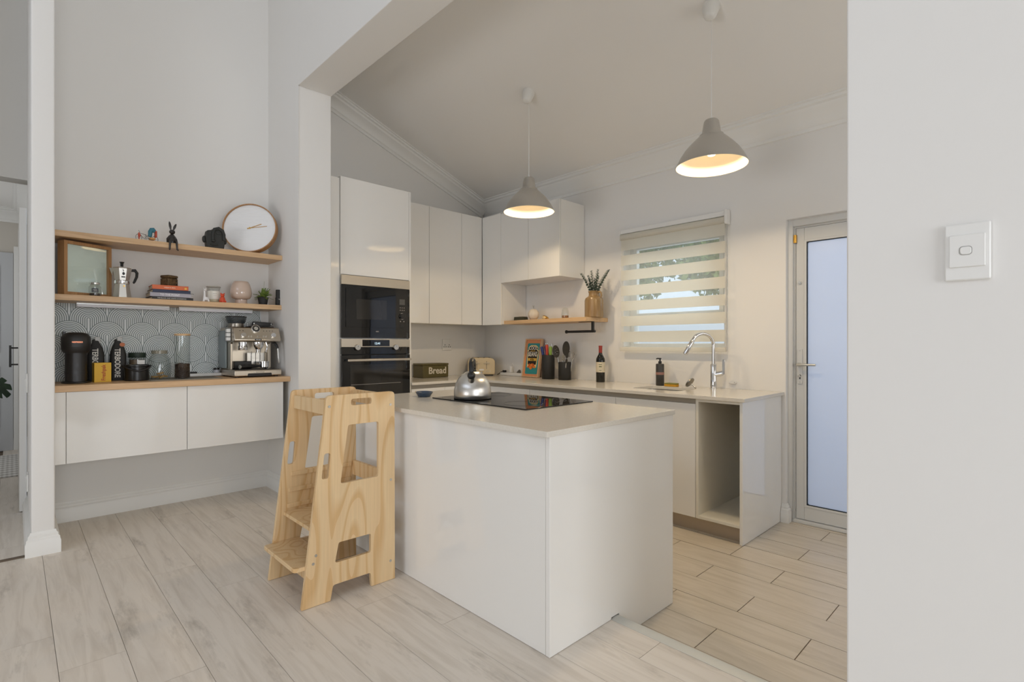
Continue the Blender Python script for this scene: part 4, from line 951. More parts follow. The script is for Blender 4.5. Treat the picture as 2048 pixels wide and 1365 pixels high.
for s_, l_, y1 in ((-1,.052,-.014),(1,.042,.022)):
    obj('ear', MB().tube([(0,s_*.006,.078),(0,s_*.006+(y1-s_*.006)*.4,.078+l_*.45),(0,s_*.006+(y1-s_*.006)*.75,.078+l_*.8),(0,y1,.078+l_)], [.003,.0068,.0055,.0012], 10), brz, rb)
    obj('leg', MB().tube([(.004,s_*.012,.008),(.036,s_*.015,.010),(.040,s_*.0165,.002),(.040,s_*.018,-.022),(.040,s_*.019,-.040),(.052,s_*.021,-.044)], [.007,.006,.006,.0052,.005,.004], 10), brz, rb)
    obj('arm', MB().tube([(0,s_*.012,.045),(-.004,s_*.024,.026),(.008,s_*.026,.004)], [.004,.004,.003], 8), brz, rb)
obj('tail', MB().ell((-.026,-.006,.008),(.008,.008,.007),8,6), brz, rb)
tk = thing('trishaw_model', 'tiny wire trishaw model with teal hood and red seat', 'model', (-4.03, ay(296, -4.03), US), R(8))
wire = mat('model_wire', rgb(70,68,66), .4, metal=.6); tealm = mat('hood_teal', rgb(56,120,136), .5); redm = mat('model_red', rgb(190,76,50), .5); ylw = mat('model_wood', rgb(206,150,84), .5)
for yy, rr_ in ((-.048,.016),(.004,.015),(.038,.016)):
    obj('wheel', MB().tube([(0,yy+rr_*math.cos(q*math.pi/10),.001+rr_+rr_*math.sin(q*math.pi/10)) for q in range(20)], .0011, 5, True).tube([(0,yy-rr_,.001+rr_),(0,yy+rr_,.001+rr_)], .0004, 4).tube([(0,yy,.001),(0,yy,.001+2*rr_)], .0004, 4), wire, tk)
obj('cycle_frame', MB().tube([(0,-.048,.017),(0,-.044,.045),(0,-.05,.05)], .0012, 6).tube([(0,-.045,.038),(0,-.012,.033),(0,.004,.016)], .0010, 6).tube([(0,-.044,.03),(0,-.016,.012),(0,-.012,.036)], .0010, 6), wire, tk)
obj('rider_fork', MB().box(-.004,.004,-.052,-.040,.02,.034).box(-.003,.003,-.050,-.044,.005,.04), redm, tk)
obj('cart', MB().box(-.016,.016,.008,.036,.012,.022), ylw, tk, bev=.002)
obj('hood', MB().tube([(0,.010,.026),(0,.012,.05),(0,.018,.060),(0,.028,.062),(0,.036,.055)], [.010,.0125,.0125,.012,.010], 12), tealm, tk)
obj('seat_back', MB().box(-.014,.014,.036,.046,.026,.058), redm, tk, bev=.003)
mk.scale = (1,1,1.2); rb.scale = (1.1,1.1,1.1); tk.scale = (1,1.04,1.32)
# ---- lower shelf
LS = 1.3942
fr_ = thing('picture_frame', 'deep oak box frame with a pale print on the lower shelf', 'picture', (-3.985, .214, LS+.001), 0)
fy0, fy1 = 0, .262; FH = .318
rot = Matrix.Rotation(R(27), 4, 'Z')
def RT(mb): return mb.xf(rot)
obj('frame', RT(MB().plate([(fy0,0),(fy1,0),(fy1,FH),(fy0,FH)], [[(fy0+.018,.018),(fy1-.018,.018),(fy1-.018,FH-.018),(fy0+.018,FH-.018)]], 'x', -.06, 0)), M['oak_dark'], fr_, bev=.001)
obj('backing_print', RT(MB().box(-.04,-.02,fy0+.017,fy1-.017,.017,FH-.017)), mat('pale_print', rgb(244,241,233), .7, var=(rgb(228,226,220), (8,8,8), .55, .7)), fr_, label='pale sketch print')
obj('glazing', RT(MB().box(-.012,-.010,fy0+.017,fy1-.017,.017,FH-.017)), M['pane'], fr_)
jr = thing('spice_jar', 'small glass jar with a black label and silver lid by the frame', 'jar', (-4.005, ay(190, -4.0), LS))
obj('jar', MB().lathe([(0,.001),(.026,.001),(.029,.004),(.029,.055),(.022,.064),(.0215,.070)], seg=28, caps=False), M['glass'], jr)
obj('contents', MB().lathe([(0,.003),(.026,.003),(.0265,.016),(0,.018)], seg=24), mat('dark_spice', rgb(58,48,38), .8, bump=(150,.6)), jr)
obj('lid', MB().lathe([(0,.070),(.024,.070),(.0245,.072),(.0245,.079),(.022,.081),(0,.081)], seg=28), M['steel_bright'], jr)
obj('label', MB().prism(rrect(-.018,.014,.020,.046,.004), 'x', .0285, .0298), M['black'], jr)
obj('label_writing', MB().box(.0298,.0301,-.010,.006,.036,.0375).box(.0298,.0301,-.008,.008,.028,.0295), M['white'], jr)
obj('clasp', MB().tube([(.0,.030,.006),(.004,.036,.012),(.002,.034,.03),(0,.030,.045)], .0015, 6), M['steel_bright'], jr)
mo = thing('moka_pot', 'faceted aluminium moka pot with a black handle on the lower shelf', 'coffee pot', (-4.045, ay(244, -4.04), LS))
ml = mat('moka_aluminium', rgb(224,222,216), .34, metal=.85)
def octo(prof, seg=8): return MB().lathe(prof, seg=seg)
obj('boiler', octo([(0,0),(.050,0),(.052,.003),(.040,.072),(0,.072)]).xf(Matrix.Rotation(R(22),4,'Z')), ml, mo, bev=.001, ang=20)
obj('collar', MB().lathe([(0,.072),(.041,.072),(.042,.075),(.042,.088),(.040,.09),(0,.09)], seg=32), M['chrome'], mo)
obj('upper_pot', octo([(0,.09),(.040,.09),(.054,.152),(.0,.152)]).xf(Matrix.Rotation(R(22),4,'Z')), ml, mo, bev=.001, ang=20)
obj('pouring_lip', MB().add([(.02,-.045,.152),(-.02,-.045,.152),(0,-.066,.153),(.008,-.05,.115),(-.008,-.05,.115)], [(0,1,2),(0,2,3),(1,4,2),(2,4,3),(0,3,4,1)]), ml, mo, ang=20)
obj('lid', octo([(0,.152),(.054,.152),(.05,.157),(.012,.163),(0,.163)]).xf(Matrix.Rotation(R(22),4,'Z')), ml, mo, ang=20)
obj('lid_knob', MB().lathe([(0,.163),(.008,.163),(.009,.18),(.014,.188),(0,.189)], seg=8), M['black'], mo)
obj('handle', MB().tube([(0,.048,.147),(0,.070,.148),(0,.080,.135),(0,.078,.115),(0,.066,.088),(0,.060,.080)], [.007,.009,.009,.008,.007,.005], 10), M['black'], mo)
obj('valve', MB().cyl((.036,.006,.06),(.048,.006,.06),.004), M['brass'], mo)
obj('emblem', MB().ell((.0475,.003,.124),(.001,.007,.008),12,6).ell((.050,.002,.138),(.001,.003,.003),8,6).tube([(.0515,.001,.141),(.052,-.001,.147)], .0015, 6).box(.0435,.0445,-.008,.012,.104,.110), M['black'], mo, label='small black man emblem and maker name')
mo.scale = (1,.97,1.2)
# books, bottom to top
bz = LS
bks = [('flat book with a black spine at the bottom of the shelf stack', rgb(44,42,42), .018, 303, 386, 'THE BLACK AND WHITE COOKBOOK', .010, rgb(200,198,192)),
       ('flat book with a silver grey spine in the shelf stack', rgb(172,168,176), .026, 301, 383, 'TO THE POINT', .017, rgb(240,238,240)),
       ('flat book with a navy blue spine in the shelf stack', rgb(44,52,78), .020, 305, 381, None, 0, None),
       ('flat book with an orange spine on top of the shelf stack', rgb(216,108,62), .028, 306, 378, 'recipes to share', .010, rgb(250,230,210))]
pages = mat('book_pages', rgb(226,214,190), .8)
for i, (l, c, h, a, b, txt, ts_, tcol) in enumerate(bks):
    y0, y1 = ay(a, -3.995), ay(b, -3.995)
    t = thing('book', l, 'book', (-4.09, (y0+y1)/2, bz+.0003), R((2,-1,1,-2)[i])); w = (y1-y0)/2
    cm = mat('book_cover', c, .5)
    obj('cover', MB().box(-.085,.092,-w,w,0,.003).box(-.085,.092,-w,w,h-.003,h).box(.088,.092,-w,w,.003,h-.003), cm, t, bev=.0008)
    obj('pages', MB().box(-.08,.0875,-w+.003,w-.003,.0032,h-.0032), pages, t)
    if txt: obj('spine_title', MB().text(txt, ts_, LX(.0922, -w*.05, h/2), .0002, sx=.95), mat('spine_ink', tcol, .6), t)
    if i == 3: obj('publisher_mark', MB().box(.0922,.0926,w-.022,w-.010,.006,.018), mat('mark', rgb(240,190,80), .6), t)
    if i == 2: obj('ribbon_marker', MB().tube([(.07,w-.002,.004),(.085,w+.012,.002),(.09,w+.020,-.001)], .0012, 5), M['black'], t)
    bz += h+.0006
wbx = thing('carved_wooden_box', 'carved brown wooden box on top of the stacked books', 'box', (-4.075, ay(340, -4.05), bz+.0006), R(30))
cw = mat('carved_wood', rgb(104,80,46), .55, bump=(90,.8), var=(rgb(72,52,30), (60,60,60), .4, .65))
obj('box_body', MB().box(-.036,.036,-.036,.036,0,.052), cw, wbx, bev=.006)
obj('box_lid', MB().box(-.0365,.0365,-.0365,.0365,.053,.072), cw, wbx, bev=.006)
for s_ in range(3): obj('carved_stud', MB().ell((.037,.022,.014+.02*s_),(.002,.005,.005),10,6), M['black_matt'], wbx)
wd = thing('giraffe_figurine', 'small white long-necked animal figurine beside the candle', 'figurine', (-4.0, ay(412, -4.0), LS))
wp = mat('white_porcelain', rgb(232,230,228), .35)
obj('figure', MB().tube([(0,-.008,.022),(0,-.008,.05),(.0,-.009,.075)], [.010,.0065,.006], 12).ell((.004,-.007,.080),(.012,.009,.008),12,8).ell((0,0,.02),(.014,.02,.014),14,8).tube([(-.004,-.012,.088),(-.004,-.014,.094)], .0022, 6).tube([(-.004,-.002,.088),(-.004,.0,.094)], .0022, 6), wp, wd)
for a, b in ((.006,-.016),(-.006,-.012),(.006,.016),(-.006,.018)): obj('leg', MB().tube([(a*.7,b*.7,.018),(a,b,.0)], [.006,.0065], 10), wp, wd)
cd = thing('candle_jar', 'cream candle in a glass jar on the lower shelf', 'candle', (-4.06, ay(427, -4.06), LS))
obj('wax', MB().lathe([(0,.006),(.034,.006),(.035,.01),(.035,.078),(0,.079)], seg=32), mat('candle_wax', rgb(232,220,188), .5), cd)
obj('glass_jar', MB().lathe([(0,.001),(.036,.001),(.038,.004),(.038,.088),(.041,.098),(.043,.106)], seg=36, caps=False), M['glass'], cd)
obj('lid', MB().lathe([(0,.107),(.044,.107),(.045,.110),(.043,.114),(.02,.116),(0,.116)], seg=32), mat('lid_glass', rgb(190,184,170), .15, alpha=.7), cd)
obj('label', MB().lathe([(.0383,.022),(.0386,.022),(.0386,.080),(.0383,.080)], seg=36, close=True), mat('candle_label', rgb(238,234,222), .6), cd)
obj('label_print', MB().box(.0388,.0392,-.014,.012,.060,.0615).box(.0388,.0392,-.01,.01,.047,.048), mat('print_grey', rgb(150,146,138), .6), cd)
bear = thing('bear_figurine', 'tiny faceted orange bear figurine beside the candle', 'figurine', (-4.0, ay(445, -4.0), LS))
og = mat('orange_resin', rgb(214,78,44), .4)
obj('torso', MB().lathe([(0,0),(.020,0),(.021,.012),(.015,.034),(.009,.042),(0,.043)], seg=7), og, bear, ang=10)
obj('head', MB().ell((.003,-.001,.050),(.013,.015,.012),7,5), og, bear, ang=10)
for s_ in (-1,1): obj('ear', MB().ell((0,s_*.010,.062),(.003,.005,.005),6,4), og, bear, ang=10)
obj('leg', MB().ell((.012,-.012,.007),(.010,.008,.007),6,4).ell((.012,.014,.007),(.010,.008,.007),6,4), og, bear, ang=10)
vp = thing('lantern_vase', 'rounded pale pink glass lantern vase on the lower shelf', 'vase', (-4.07, ay(482, -4.07), LS))
pink = mat('pink_glass', rgb(206,183,166), .12, coat=.5)
obj('globe', MB().lathe([(0,.029),(.040,.03),(.058,.036),(.068,.050),(.0715,.072),(.068,.098),(.058,.126),(.048,.142),(.046,.143),(.045,.139),(.05,.11),(0,.05)], seg=48), pink, vp, ang=60)
obj('foot', MB().lathe([(0,0),(.042,0),(.044,.003),(.040,.012),(.041,.028),(0,.029)], seg=40), pink, vp)
vp.scale = (1,1,1.14)
fn = thing('potted_fern', 'small green fern in a black pot on the lower shelf', 'plant', (-4.05, ay(526, -4.05), LS))
obj('pot', MB().lathe([(0,0),(.026,0),(.028,.002),(.036,.052),(.038,.053),(.038,.058),(.034,.058),(.033,.05),(0,.048)], seg=32), M['black_matt'], fn)
lg = mat('fern_green', rgb(92,118,48), .55, var=(rgb(128,146,66), (60,60,60), .4, .65)); rnd = random.Random(5)
for i in range(34):
    a = rnd.uniform(0, 6.28); el = rnd.uniform(.2, 1.25); ln = rnd.uniform(.065, .10)
    if i == 0: a, el, ln = 1.2, 1.5, .125
    d = Vector((math.cos(a)*math.cos(el), math.sin(a)*math.cos(el), math.sin(el))); pts = []
    lf_ = MB()
    for k in range(9):
        u = k/8; p = Vector((0,0,.052))+d*ln*u+Vector((0,0,-.03*u*u*math.cos(el))); pts.append(p)
    lf_.tube(pts, .0007, 4)
    sd = d.cross(Vector((0,0,1)));  sd = sd.normalized() if sd.length > .05 else Vector((0,1,0))
    for k in range(1, 9):
        w = .014*(1-.75*k/8)+.003
        for s_ in (-1, 1):
            q0 = pts[k]; e_ = q0+sd*s_*w+d*w*.45; n_ = Vector((0,0,1))
            lf_.add([q0-d*.0035, q0+d*.0035, e_+d*.001+n_*.001, e_-d*.002-n_*.001], [(0,1,2,3)])
    obj('frond', lf_, lg, fn, flat=True)
bt_ = thing('black_tube', 'slim black grinder tube at the end of the lower shelf', 'grinder', (-4.02, ay(556.5, -4.02), LS))
obj('lower_barrel', MB().lathe([(0,0),(.019,0),(.020,.002),(.020,.058),(.0185,.060),(0,.060)], seg=28), M['black_matt'], bt_)
obj('upper_barrel', MB().lathe([(0,.060),(.0175,.060),(.0175,.115),(.016,.118),(0,.118)], seg=28), M['black_matt'], bt_)
obj('power_button', MB().cyl((.019,.0,.046),(.021,.0,.046),.004), M['steel_bright'], bt_)
# ---- coffee worktop
pod = thing('pod_coffee_machine', 'black pod coffee machine with a rounded head and oval foot', 'coffee machine', (-4.03, ay(152, -4.03), AZ))
bkm = mat('pod_black', rgb(30,27,25), .42)
obj('foot', MB().lathe([(0,0),(.078,0),(.080,.003),(.078,.010),(0,.012)], seg=40).xf(Matrix.Diagonal((1.25,.98,1,1))), bkm, pod)
def supr(rx, ry, z, n=40, e=.65): return [(math.copysign(abs(math.cos(q))**e, math.cos(q))*rx, math.copysign(abs(math.sin(q))**e, math.sin(q))*ry, z) for q in [2*math.pi*k/n for k in range(n)]]
obj('column', MB().loops([supr(.075,.058,.011), supr(.075,.058,.20)]), bkm, pod, ang=60)
obj('tray_band', MB().loops([supr(.077,.060,.055), supr(.077,.060,.068)]), M['black'], pod)
obj('head', MB().loops([supr(.085,.066,.175), supr(.095,.078,.195), supr(.096,.079,.262), supr(.093,.076,.268), supr(.080,.062,.286), supr(.04,.03,.293)]), bkm, pod, ang=50)
obj('head_seam', MB().loops([supr(.0963,.0793,.212), supr(.0963,.0793,.2145)]), M['black'], pod)
obj('top_lever', MB().box(-.05,.03,-.07,-.055,.27,.296), M['black'], pod, bev=.003)
obj('maker_name', MB().text('NESPRESSO', .011, LX(.0966,.0,.236), .0003), M['copper'], pod, label='copper-coloured maker lettering')
for z in (.105,.030): obj('front_slot', MB().box(.0755,.0765,-.006,.006,z-.011,z+.011), M['black'], pod)
obj('pod_outlet', MB().cyl((.055,0,.16),(.055,0,.178),.016), M['black'], pod)
pod.scale = (1,.87,1.03)
def bag(lab, y, x, rz):
    t = thing('coffee_bag', lab, 'coffee bag', (x, y, AZ), rz)
    prof = [(.034,.042,0),(.036,.043,.01),(.036,.043,.12),(.033,.042,.165),(.022,.034,.205),(.008,.020,.238),(.005,.018,.262)]
    rings = []
    for rx, ry, z in prof: rings.append([(x_, y_, z_) for x_, y_, z_ in supr(rx, ry, z, 24, .5)])
    obj('bag', MB().loops(rings), M['black_matt'], t, ang=50)
    obj('folded_top', MB().box(-.006,.006,-.004,.022,.235,.278), mat('bag_silver', rgb(150,148,142), .4, metal=.3), t, bev=.001)
    sd = MB(); pr_ = []
    for rx, ry, z in prof[1:6]: pr_.append([(rx*.6,ry+.0012,z),(-rx*.6,ry+.0012,z)])
    for k in range(4): sd.add([pr_[k][0],pr_[k][1],pr_[k+1][1],pr_[k+1][0]], [(0,1,2,3)])
    obj('side_label', sd, mat('bag_side', rgb(140,138,132), .5, var=(rgb(60,58,54), (50,50,50), .5, .55)), t, flat=True)
    Mx = LX(.0372, -.004, .112) @ Matrix.Rotation(-math.pi/2, 4, 'Z')
    obj('lettering', MB().text('TERBODORE', .040, Mx, .001, sx=.80), mat('bag_print', rgb(222,218,208), .5), t, label='white vertical lettering')
    return t
bag('black coffee bag half hidden behind the yellow tea box', ay(192, -4.15), -4.155, R(-6))
b2 = bag('black coffee bag with a copper sticker beside the black bin', ay(236, -4.16), -4.16, R(-6))
obj('copper_sticker', MB().cyl((.010,.022,.228),(.0125,.022,.229),.014), M['copper'], b2)
tea = thing('tea_box', 'yellow tea carton lettered Freshpak standing on end', 'tea box', (-4.04, ay(203.5, -4.035), AZ), R(4))
yl = mat('yellow_carton', rgb(226,178,34), .45)
obj('carton', MB().box(-.035,.035,-.0415,.0415,.0005,.118), yl, tea, bev=.001)
obj('lettering', MB().text('Freshpak', .0285, LX(.0356,.004,.058) @ Matrix.Rotation(math.pi/2,4,'Z'), .0004, sx=.94), mat('tea_red', rgb(176,52,28), .5), tea, label='red vertical lettering')
bn = thing('knock_bin', 'small black bin with a swing handle on the coffee worktop', 'bin', (-4.03, ay(274, -4.02), AZ))
obj('bucket', MB().lathe([(0,0),(.060,0),(.064,.004),(.066,.088),(.070,.092),(.070,.100),(.064,.102),(.06,.09),(0,.088)], seg=40), mat('bin_black', rgb(30,30,29), .28), bn)
obj('swing_handle', MB().tube([(.0,-.074,.094),(.042,-.062,.086),(.066,-.03,.070),(.0735,0,.062),(.066,.03,.070),(.042,.062,.086),(.0,.074,.094)], .006, 10), M['black'], bn)
cj = thing('green_lid_jar', 'glass jar with a dark green lid behind the black bin', 'jar', (-4.165, ay(274.5, -4.165), AZ))
obj('jar', MB().lathe([(0,.001),(.042,.001),(.044,.004),(.044,.120),(.043,.124)], seg=32, caps=False), M['glass'], cj)
obj('contents', MB().lathe([(0,.004),(.041,.004),(.041,.112),(0,.113)], seg=28), mat('brown_powder', rgb(122,104,84), .8), cj)
obj('label', MB().prism(rrect(-.004,.034,.085,.110,.002), 'x', .0435, .0448), M['white'], cj)
obj('lid', MB().lathe([(0,.124),(.047,.124),(.048,.126),(.048,.150),(.046,.152),(0,.152)], seg=36), mat('lid_green', rgb(34,50,40), .5), cj)
cj.scale = (1,1,1.16)
kj = thing('cookie_jar', 'round-shouldered clear glass jar holding a few cookies', 'jar', (-4.125, ay(319, -4.125), AZ+.003))
obj('jar', MB().lathe([(0,.001),(.055,.001),(.062,.006),(.066,.03),(.066,.085),(.058,.112),(.046,.128),(.042,.134),(.042,.148),(.045,.150),(.045,.156)], seg=44, caps=False), M['glass'], kj, ang=60)
obj('rim_band', MB().lathe([(.043,.138),(.0465,.138),(.0465,.156),(.043,.156)], seg=40, close=True), mat('rim_glass', rgb(170,164,146), .15, alpha=.6), kj)
ckm = mat('cookie', rgb(206,164,104), .8, bump=(90,.6))
for i, (a, b, z, q) in enumerate([(.01,-.03,.012,.2),(-.02,-.005,.011,1.0),(.022,.012,.012,.3),(.0,.028,.012,2.0),(.008,.004,.034,.7)]):
    c = obj('cookie', MB().lathe([(0,0),(.018,0),(.020,.005),(.018,.010),(0,.011)], seg=18).xf(Matrix.Translation((kj.location.x+a, kj.location.y+b, kj.location.z+z-.004)) @ Matrix.Rotation(.25*(i % 3), 4, 'X')), ckm)
    tag(c, 'small golden cookie lying in the round glass jar', 'cookie', 'cookies in the glass jar')
kj.scale = (1,1,1.2)
tj = thing('coffee_bean_jar', 'tall glass cylinder of coffee beans with a bamboo lid', 'jar', (-4.045, ay(365, -4.04), AZ+.003))
obj('cylinder', MB().lathe([(0,.001),(.043,.001),(.045,.004),(.045,.286)], seg=40, caps=False), M['glass'], tj)
obj('lid', MB().lathe([(0,.286),(.046,.286),(.047,.288),(.047,.297),(.045,.299),(0,.299)], seg=36), M['oakx'], tj)
bnm = MB(); rnd = random.Random(2)
bnm.lathe([(0,.003),(.040,.003),(.040,.096),(0,.097)], seg=24)
for i in range(420):
    a = rnd.uniform(0, 6.28); z = rnd.uniform(.006,.10); r_ = .0395 if z < .095 else rnd.uniform(0,.039)
    s0 = len(bnm.v); bnm.ell((0,0,0),(.0038,.0055,.0034),6,4)
    bnm.xf(Matrix.Translation((r_*math.cos(a), r_*math.sin(a), z)) @ Matrix.Rotation(rnd.uniform(0,3),4,'X') @ Matrix.Rotation(a,4,'Z'), s0)
o = obj('coffee_beans', bnm, mat('roasted_bean', rgb(58,42,32), .4), tj); o['kind'] = 'stuff'
m, t, p = nodes('zigzag_mat'); p.inputs['Roughness'].default_value = .8
tc = t.nodes.new('ShaderNodeTexCoord'); sx = t.nodes.new('ShaderNodeSeparateXYZ'); t.links.new(tc.outputs['Object'], sx.inputs[0])
U, V = S(t, sx.outputs[0]), S(t, sx.outputs[1])
z_ = ((V/.03).op('PINGPONG', .5)*.8+U/.024).op('FRACT').op('GREATER_THAN', .5)
mx = t.nodes.new('ShaderNodeMix'); mx.data_type = 'RGBA'; t.links.new(z_.k, mx.inputs[0]); mx.inputs[6].default_value = rgb(44,42,40); mx.inputs[7].default_value = rgb(170,162,146); t.links.new(mx.outputs[2], p.inputs['Base Color'])
y0, y1 = ay(292, -4.06), ay(436, -4.02)
o = obj('drip_mat', MB().prism(rrect(-4.19,-3.90,y0,y1,.01), 'z', AZ+.0002, AZ+.0028), m); tag(o, 'black and cream zigzag mat under the glass jars', 'mat')
y0, y1 = ay(383, -4.19), ay(452, -4.19)
ty = obj('white_tray', MB().box(-4.225,-4.195,y0-.03,y1,AZ+.0035,AZ+.024), M['white'], bev=.002); tag(ty, 'narrow white cable cover along the splashback', 'cable cover')
ti = thing('small_jar', 'little white jar with a black lid on the white cable cover', 'jar', (-4.21, ay(433, -4.21), AZ+.0245))
obj('pot', MB().lathe([(0,0),(.016,0),(.019,.004),(.019,.022),(0,.022)], seg=28), mat('jar_grey', rgb(200,202,210), .3), ti)
obj('lid', MB().lathe([(0,.022),(.0195,.022),(.0195,.035),(0,.036)], seg=28), M['black'], ti)
o = obj('black_clip', MB().prism(rrect(-.022,.022,0,.012,.004), 'x', -.01, .01), M['black_matt'], bev=.001); o.location = (-4.21, ay(387, -4.21), AZ+.0245); tag(o, 'small black clip on the white cable cover', 'clip')
# ---- espresso machine
em = thing('espresso_machine', 'brushed steel espresso machine with grinder hopper on the oak worktop', 'espresso machine', (-4.04, 1.249, AZ))
FX, BX, HW = .165, -.18, .156
st_ = M['steel']
obj('drip_tray_base', MB().prism([(BX,.008),(FX-.004,.008),(FX,.012),(FX,.046),(FX-.008,.052),(BX,.052)], 'y', -HW, HW), st_, em, bev=.004)
obj('tray_grille', MB().box(-.03,FX-.012,-HW+.012,HW-.012,.0521,.0545), M['black'], em)
obj('tray_notch', MB().prism(rpoly([(-.075,.008),(.09,.008),(.085,.028),(-.07,.028)], .004), 'x', FX-.003, FX+.0008), M['black'], em)
for a, b in ((.13,-.13),(.13,.13),(-.15,-.13),(-.15,.13)): obj('foot', MB().cyl((a,b,.0),(a,b,.009),.012,seg=14), M['black'], em)
obj('rear_column', MB().box(BX,-.035,-HW+.004,HW-.004,.053,.345), st_, em, bev=.004)
obj('side_cheek', MB().prism([(-.035,.053),(.05,.053),(.055,.235),(.07,.245),(-.035,.245)], 'y', -HW+.004, -HW+.018), st_, em, bev=.002)
obj('side_cheek', MB().prism([(-.035,.053),(.02,.053),(.025,.235),(.05,.245),(-.035,.245)], 'y', HW-.05, HW-.036), st_, em, bev=.002)
hp = [(BX,.246),(.125,.246),(.150,.252),(.155,.262),(.118,.345),(.105,.352),(BX,.352)]
obj('head', MB().prism(hp, 'y', -HW+.002, HW), st_, em, bev=.005)
nrm = Vector((.09,0,.037)).normalized()
def onface(u, v):      # u across, v up the slanted control face
    return Vector((.155,0,.262))+Vector((-.037,0,.083))*v+Vector((0,u,0))
def disc(c, r, h, inset=0): c = Vector(c); return MB().cyl(c+nrm*inset, c+nrm*(inset+h), r, seg=26)
gc = onface(-.008, .93)
gg = obj('pressure_gauge', disc(gc, .030, .012), M['chrome'], em, bev=.002)
obj('gauge_face', disc(gc, .0245, .001, .0121), mat('gauge_dark', rgb(58,56,52), .3), gg)
obj('gauge_dial', disc(gc, .013, .0006, .0132), mat('gauge_light', rgb(190,186,176), .4), gg)
obj('gauge_needle', MB().cyl(gc+nrm*.0142+Vector((0,-.010,-.010)), gc+nrm*.0142+Vector((0,.004,.006)), .0012, seg=6), M['black'], gg)
for u in (-.095, .105): obj('knob', disc(onface(u,.38), .017, .016), M['chrome'], em, bev=.002)
for u in (-.060,-.043,.0,.038,.055): obj('button', disc(onface(u,.30), .0055, .003), M['chrome'], em)
for u in (-.112,-.092,.045,.065,.085,.105): obj('icon_mark', disc(onface(u,.78), .003, .0006), M['black_matt'], em)
Mb = Matrix.Translation(onface(.0,.02)+nrm*.001)
obj('badge', MB().prism(rrect(-.022,.022,-.006,.006,.003), 'x', -.001, .0016).xf(Mb), M['black'], em)
obj('badge_name', MB().text("De'Longhi", .0075, Mb @ LX(.002,0,0), .0002), M['white'], em)
obj('tray_name', MB().text('La Specialista', .014, LX(FX+.0004,.0,.037), .0002), M['chrome'], em)
# side paddle buttons
sb = obj('side_panel_buttons', MB().box(.02,.075,-HW-.022,-HW+.002,.252,.345), mat('side_grey', rgb(120,122,120), .4), em, bev=.003)
for k in range(3): obj('paddle', MB().box(.05,.082,-HW-.027,-HW-.002,.257+.029*k,.280+.029*k), M['white'], sb, bev=.003)
obj('side_knob', MB().cyl((.08,HW,.30),(.08,HW+.014,.30),.014), M['chrome'], em, bev=.002)
obj('water_tank', MB().box(BX,-.02,-HW-.012,-HW+.003,.06,.33), mat('tank_smoke', rgb(116,128,130), .15), em, bev=.004)
# grinder outlet, brew group, steam wand
obj('grinder_outlet', MB().lathe([(0,.19),(.030,.19),(.032,.193),(.032,.215),(.028,.22),(.028,.246),(0,.246)], (.085,-.082,0), 32), M['chrome'], em)
obj('brew_group', MB().lathe([(0,.195),(.018,.195),(.032,.215),(.036,.23),(.036,.246),(0,.246)], (.085,.022,0), 32), M['chrome'], em)
obj('brew_spout', MB().lathe([(0,.172),(.016,.172),(.018,.195),(0,.196)], (.085,.022,0), 20), M['chrome'], em)
obj('hot_water_spout', MB().tube([(.10,.070,.246),(.105,.078,.22),(.105,.075,.195),(.11,.064,.172)], .005, 10), M['chrome'], em)
wd_ = obj('steam_wand', MB().tube([(.11,.116,.246),(.13,.122,.238),(.14,.130,.222),(.145,.136,.20)], .009, 12), M['black'], em)
obj('wand_tube', MB().tube([(.145,.136,.205),(.15,.139,.14),(.153,.142,.10),(.153,.142,.095)], [.0065,.006,.006,.003], 12), M['alu'], wd_)
obj('cup_rack', MB().box(.0,.004,-.03,.09,.09,.17), M['steel_bright'], em)
for k in range(5): obj('rack_wire', MB().cyl((.008,-.03+.03*k,.06),(.008,-.03+.03*k,.18),.0018,seg=6), M['chrome'], em)
obj('tamper_block', MB().box(-.03,.03,-.12,-.005,.055,.11), M['black'], em, bev=.004)
pf = thing('portafilter', 'black-handled steel portafilter lying on the machine drip tray', 'portafilter', (em.location.x+.095, em.location.y, AZ+.056))
obj('handle', MB().tube([(.045,-.115,.018),(.035,-.08,.02),(.01,.0,.02),(.0,.03,.021)], [.015,.014,.012,.008], 14), M['black'], pf)
obj('end_cap', MB().cyl((.046,-.118,.018),(.0445,-.112,.018),.0145), M['alu'], pf)
obj('filter_cup', MB().lathe([(0,.008),(.026,.008),(.030,.012),(.030,.042),(.033,.044),(.033,.052),(0,.052)], (-.008,.062,0), 30), M['chrome'], pf)
obj('twin_spout', MB().tube([(-.008,.062,.010),(.012,.070,.002),(.022,.074,.0)], [.006,.005,.004], 8), M['chrome'], pf)
# hopper and the long-handled tool on top
hr = Vector((-.055, -.085, .352))
hop = obj('hopper_neck', MB().lathe([(0,0),(.050,0),(.052,.004),(.050,.030),(0,.030)], tuple(hr), 36), mat('hopper_metal', rgb(150,144,134), .3, metal=.8), em)
obj('bean_hopper', MB().lathe([(.052,.030),(.058,.036),(.066,.060),(.068,.074)], tuple(hr), 40, caps=False), mat('hopper_smoke', rgb(70,76,78), .08, alpha=.75), em)
obj('hopper_beans', MB().lathe([(0,.031),(.050,.031),(.058,.052),(0,.056)], tuple(hr), 30), mat('hopper_bean', rgb(48,38,30), .5, bump=(120,.8)), em)
obj('hopper_lid', MB().lathe([(0,.075),(.070,.075),(.071,.078),(.068,.082),(0,.083)], tuple(hr), 40), mat('hopper_lid', rgb(52,52,52), .2), em)
tl_ = thing('cleaver', 'long flat black-handled cleaver lying on top of the espresso machine', 'cleaver', (em.location.x-.02, em.location.y+.06, AZ+.353))
obj('blade_sheath', MB().box(-.06,.06,-.075,.085,.0,.010), M['black_matt'], tl_, bev=.002)
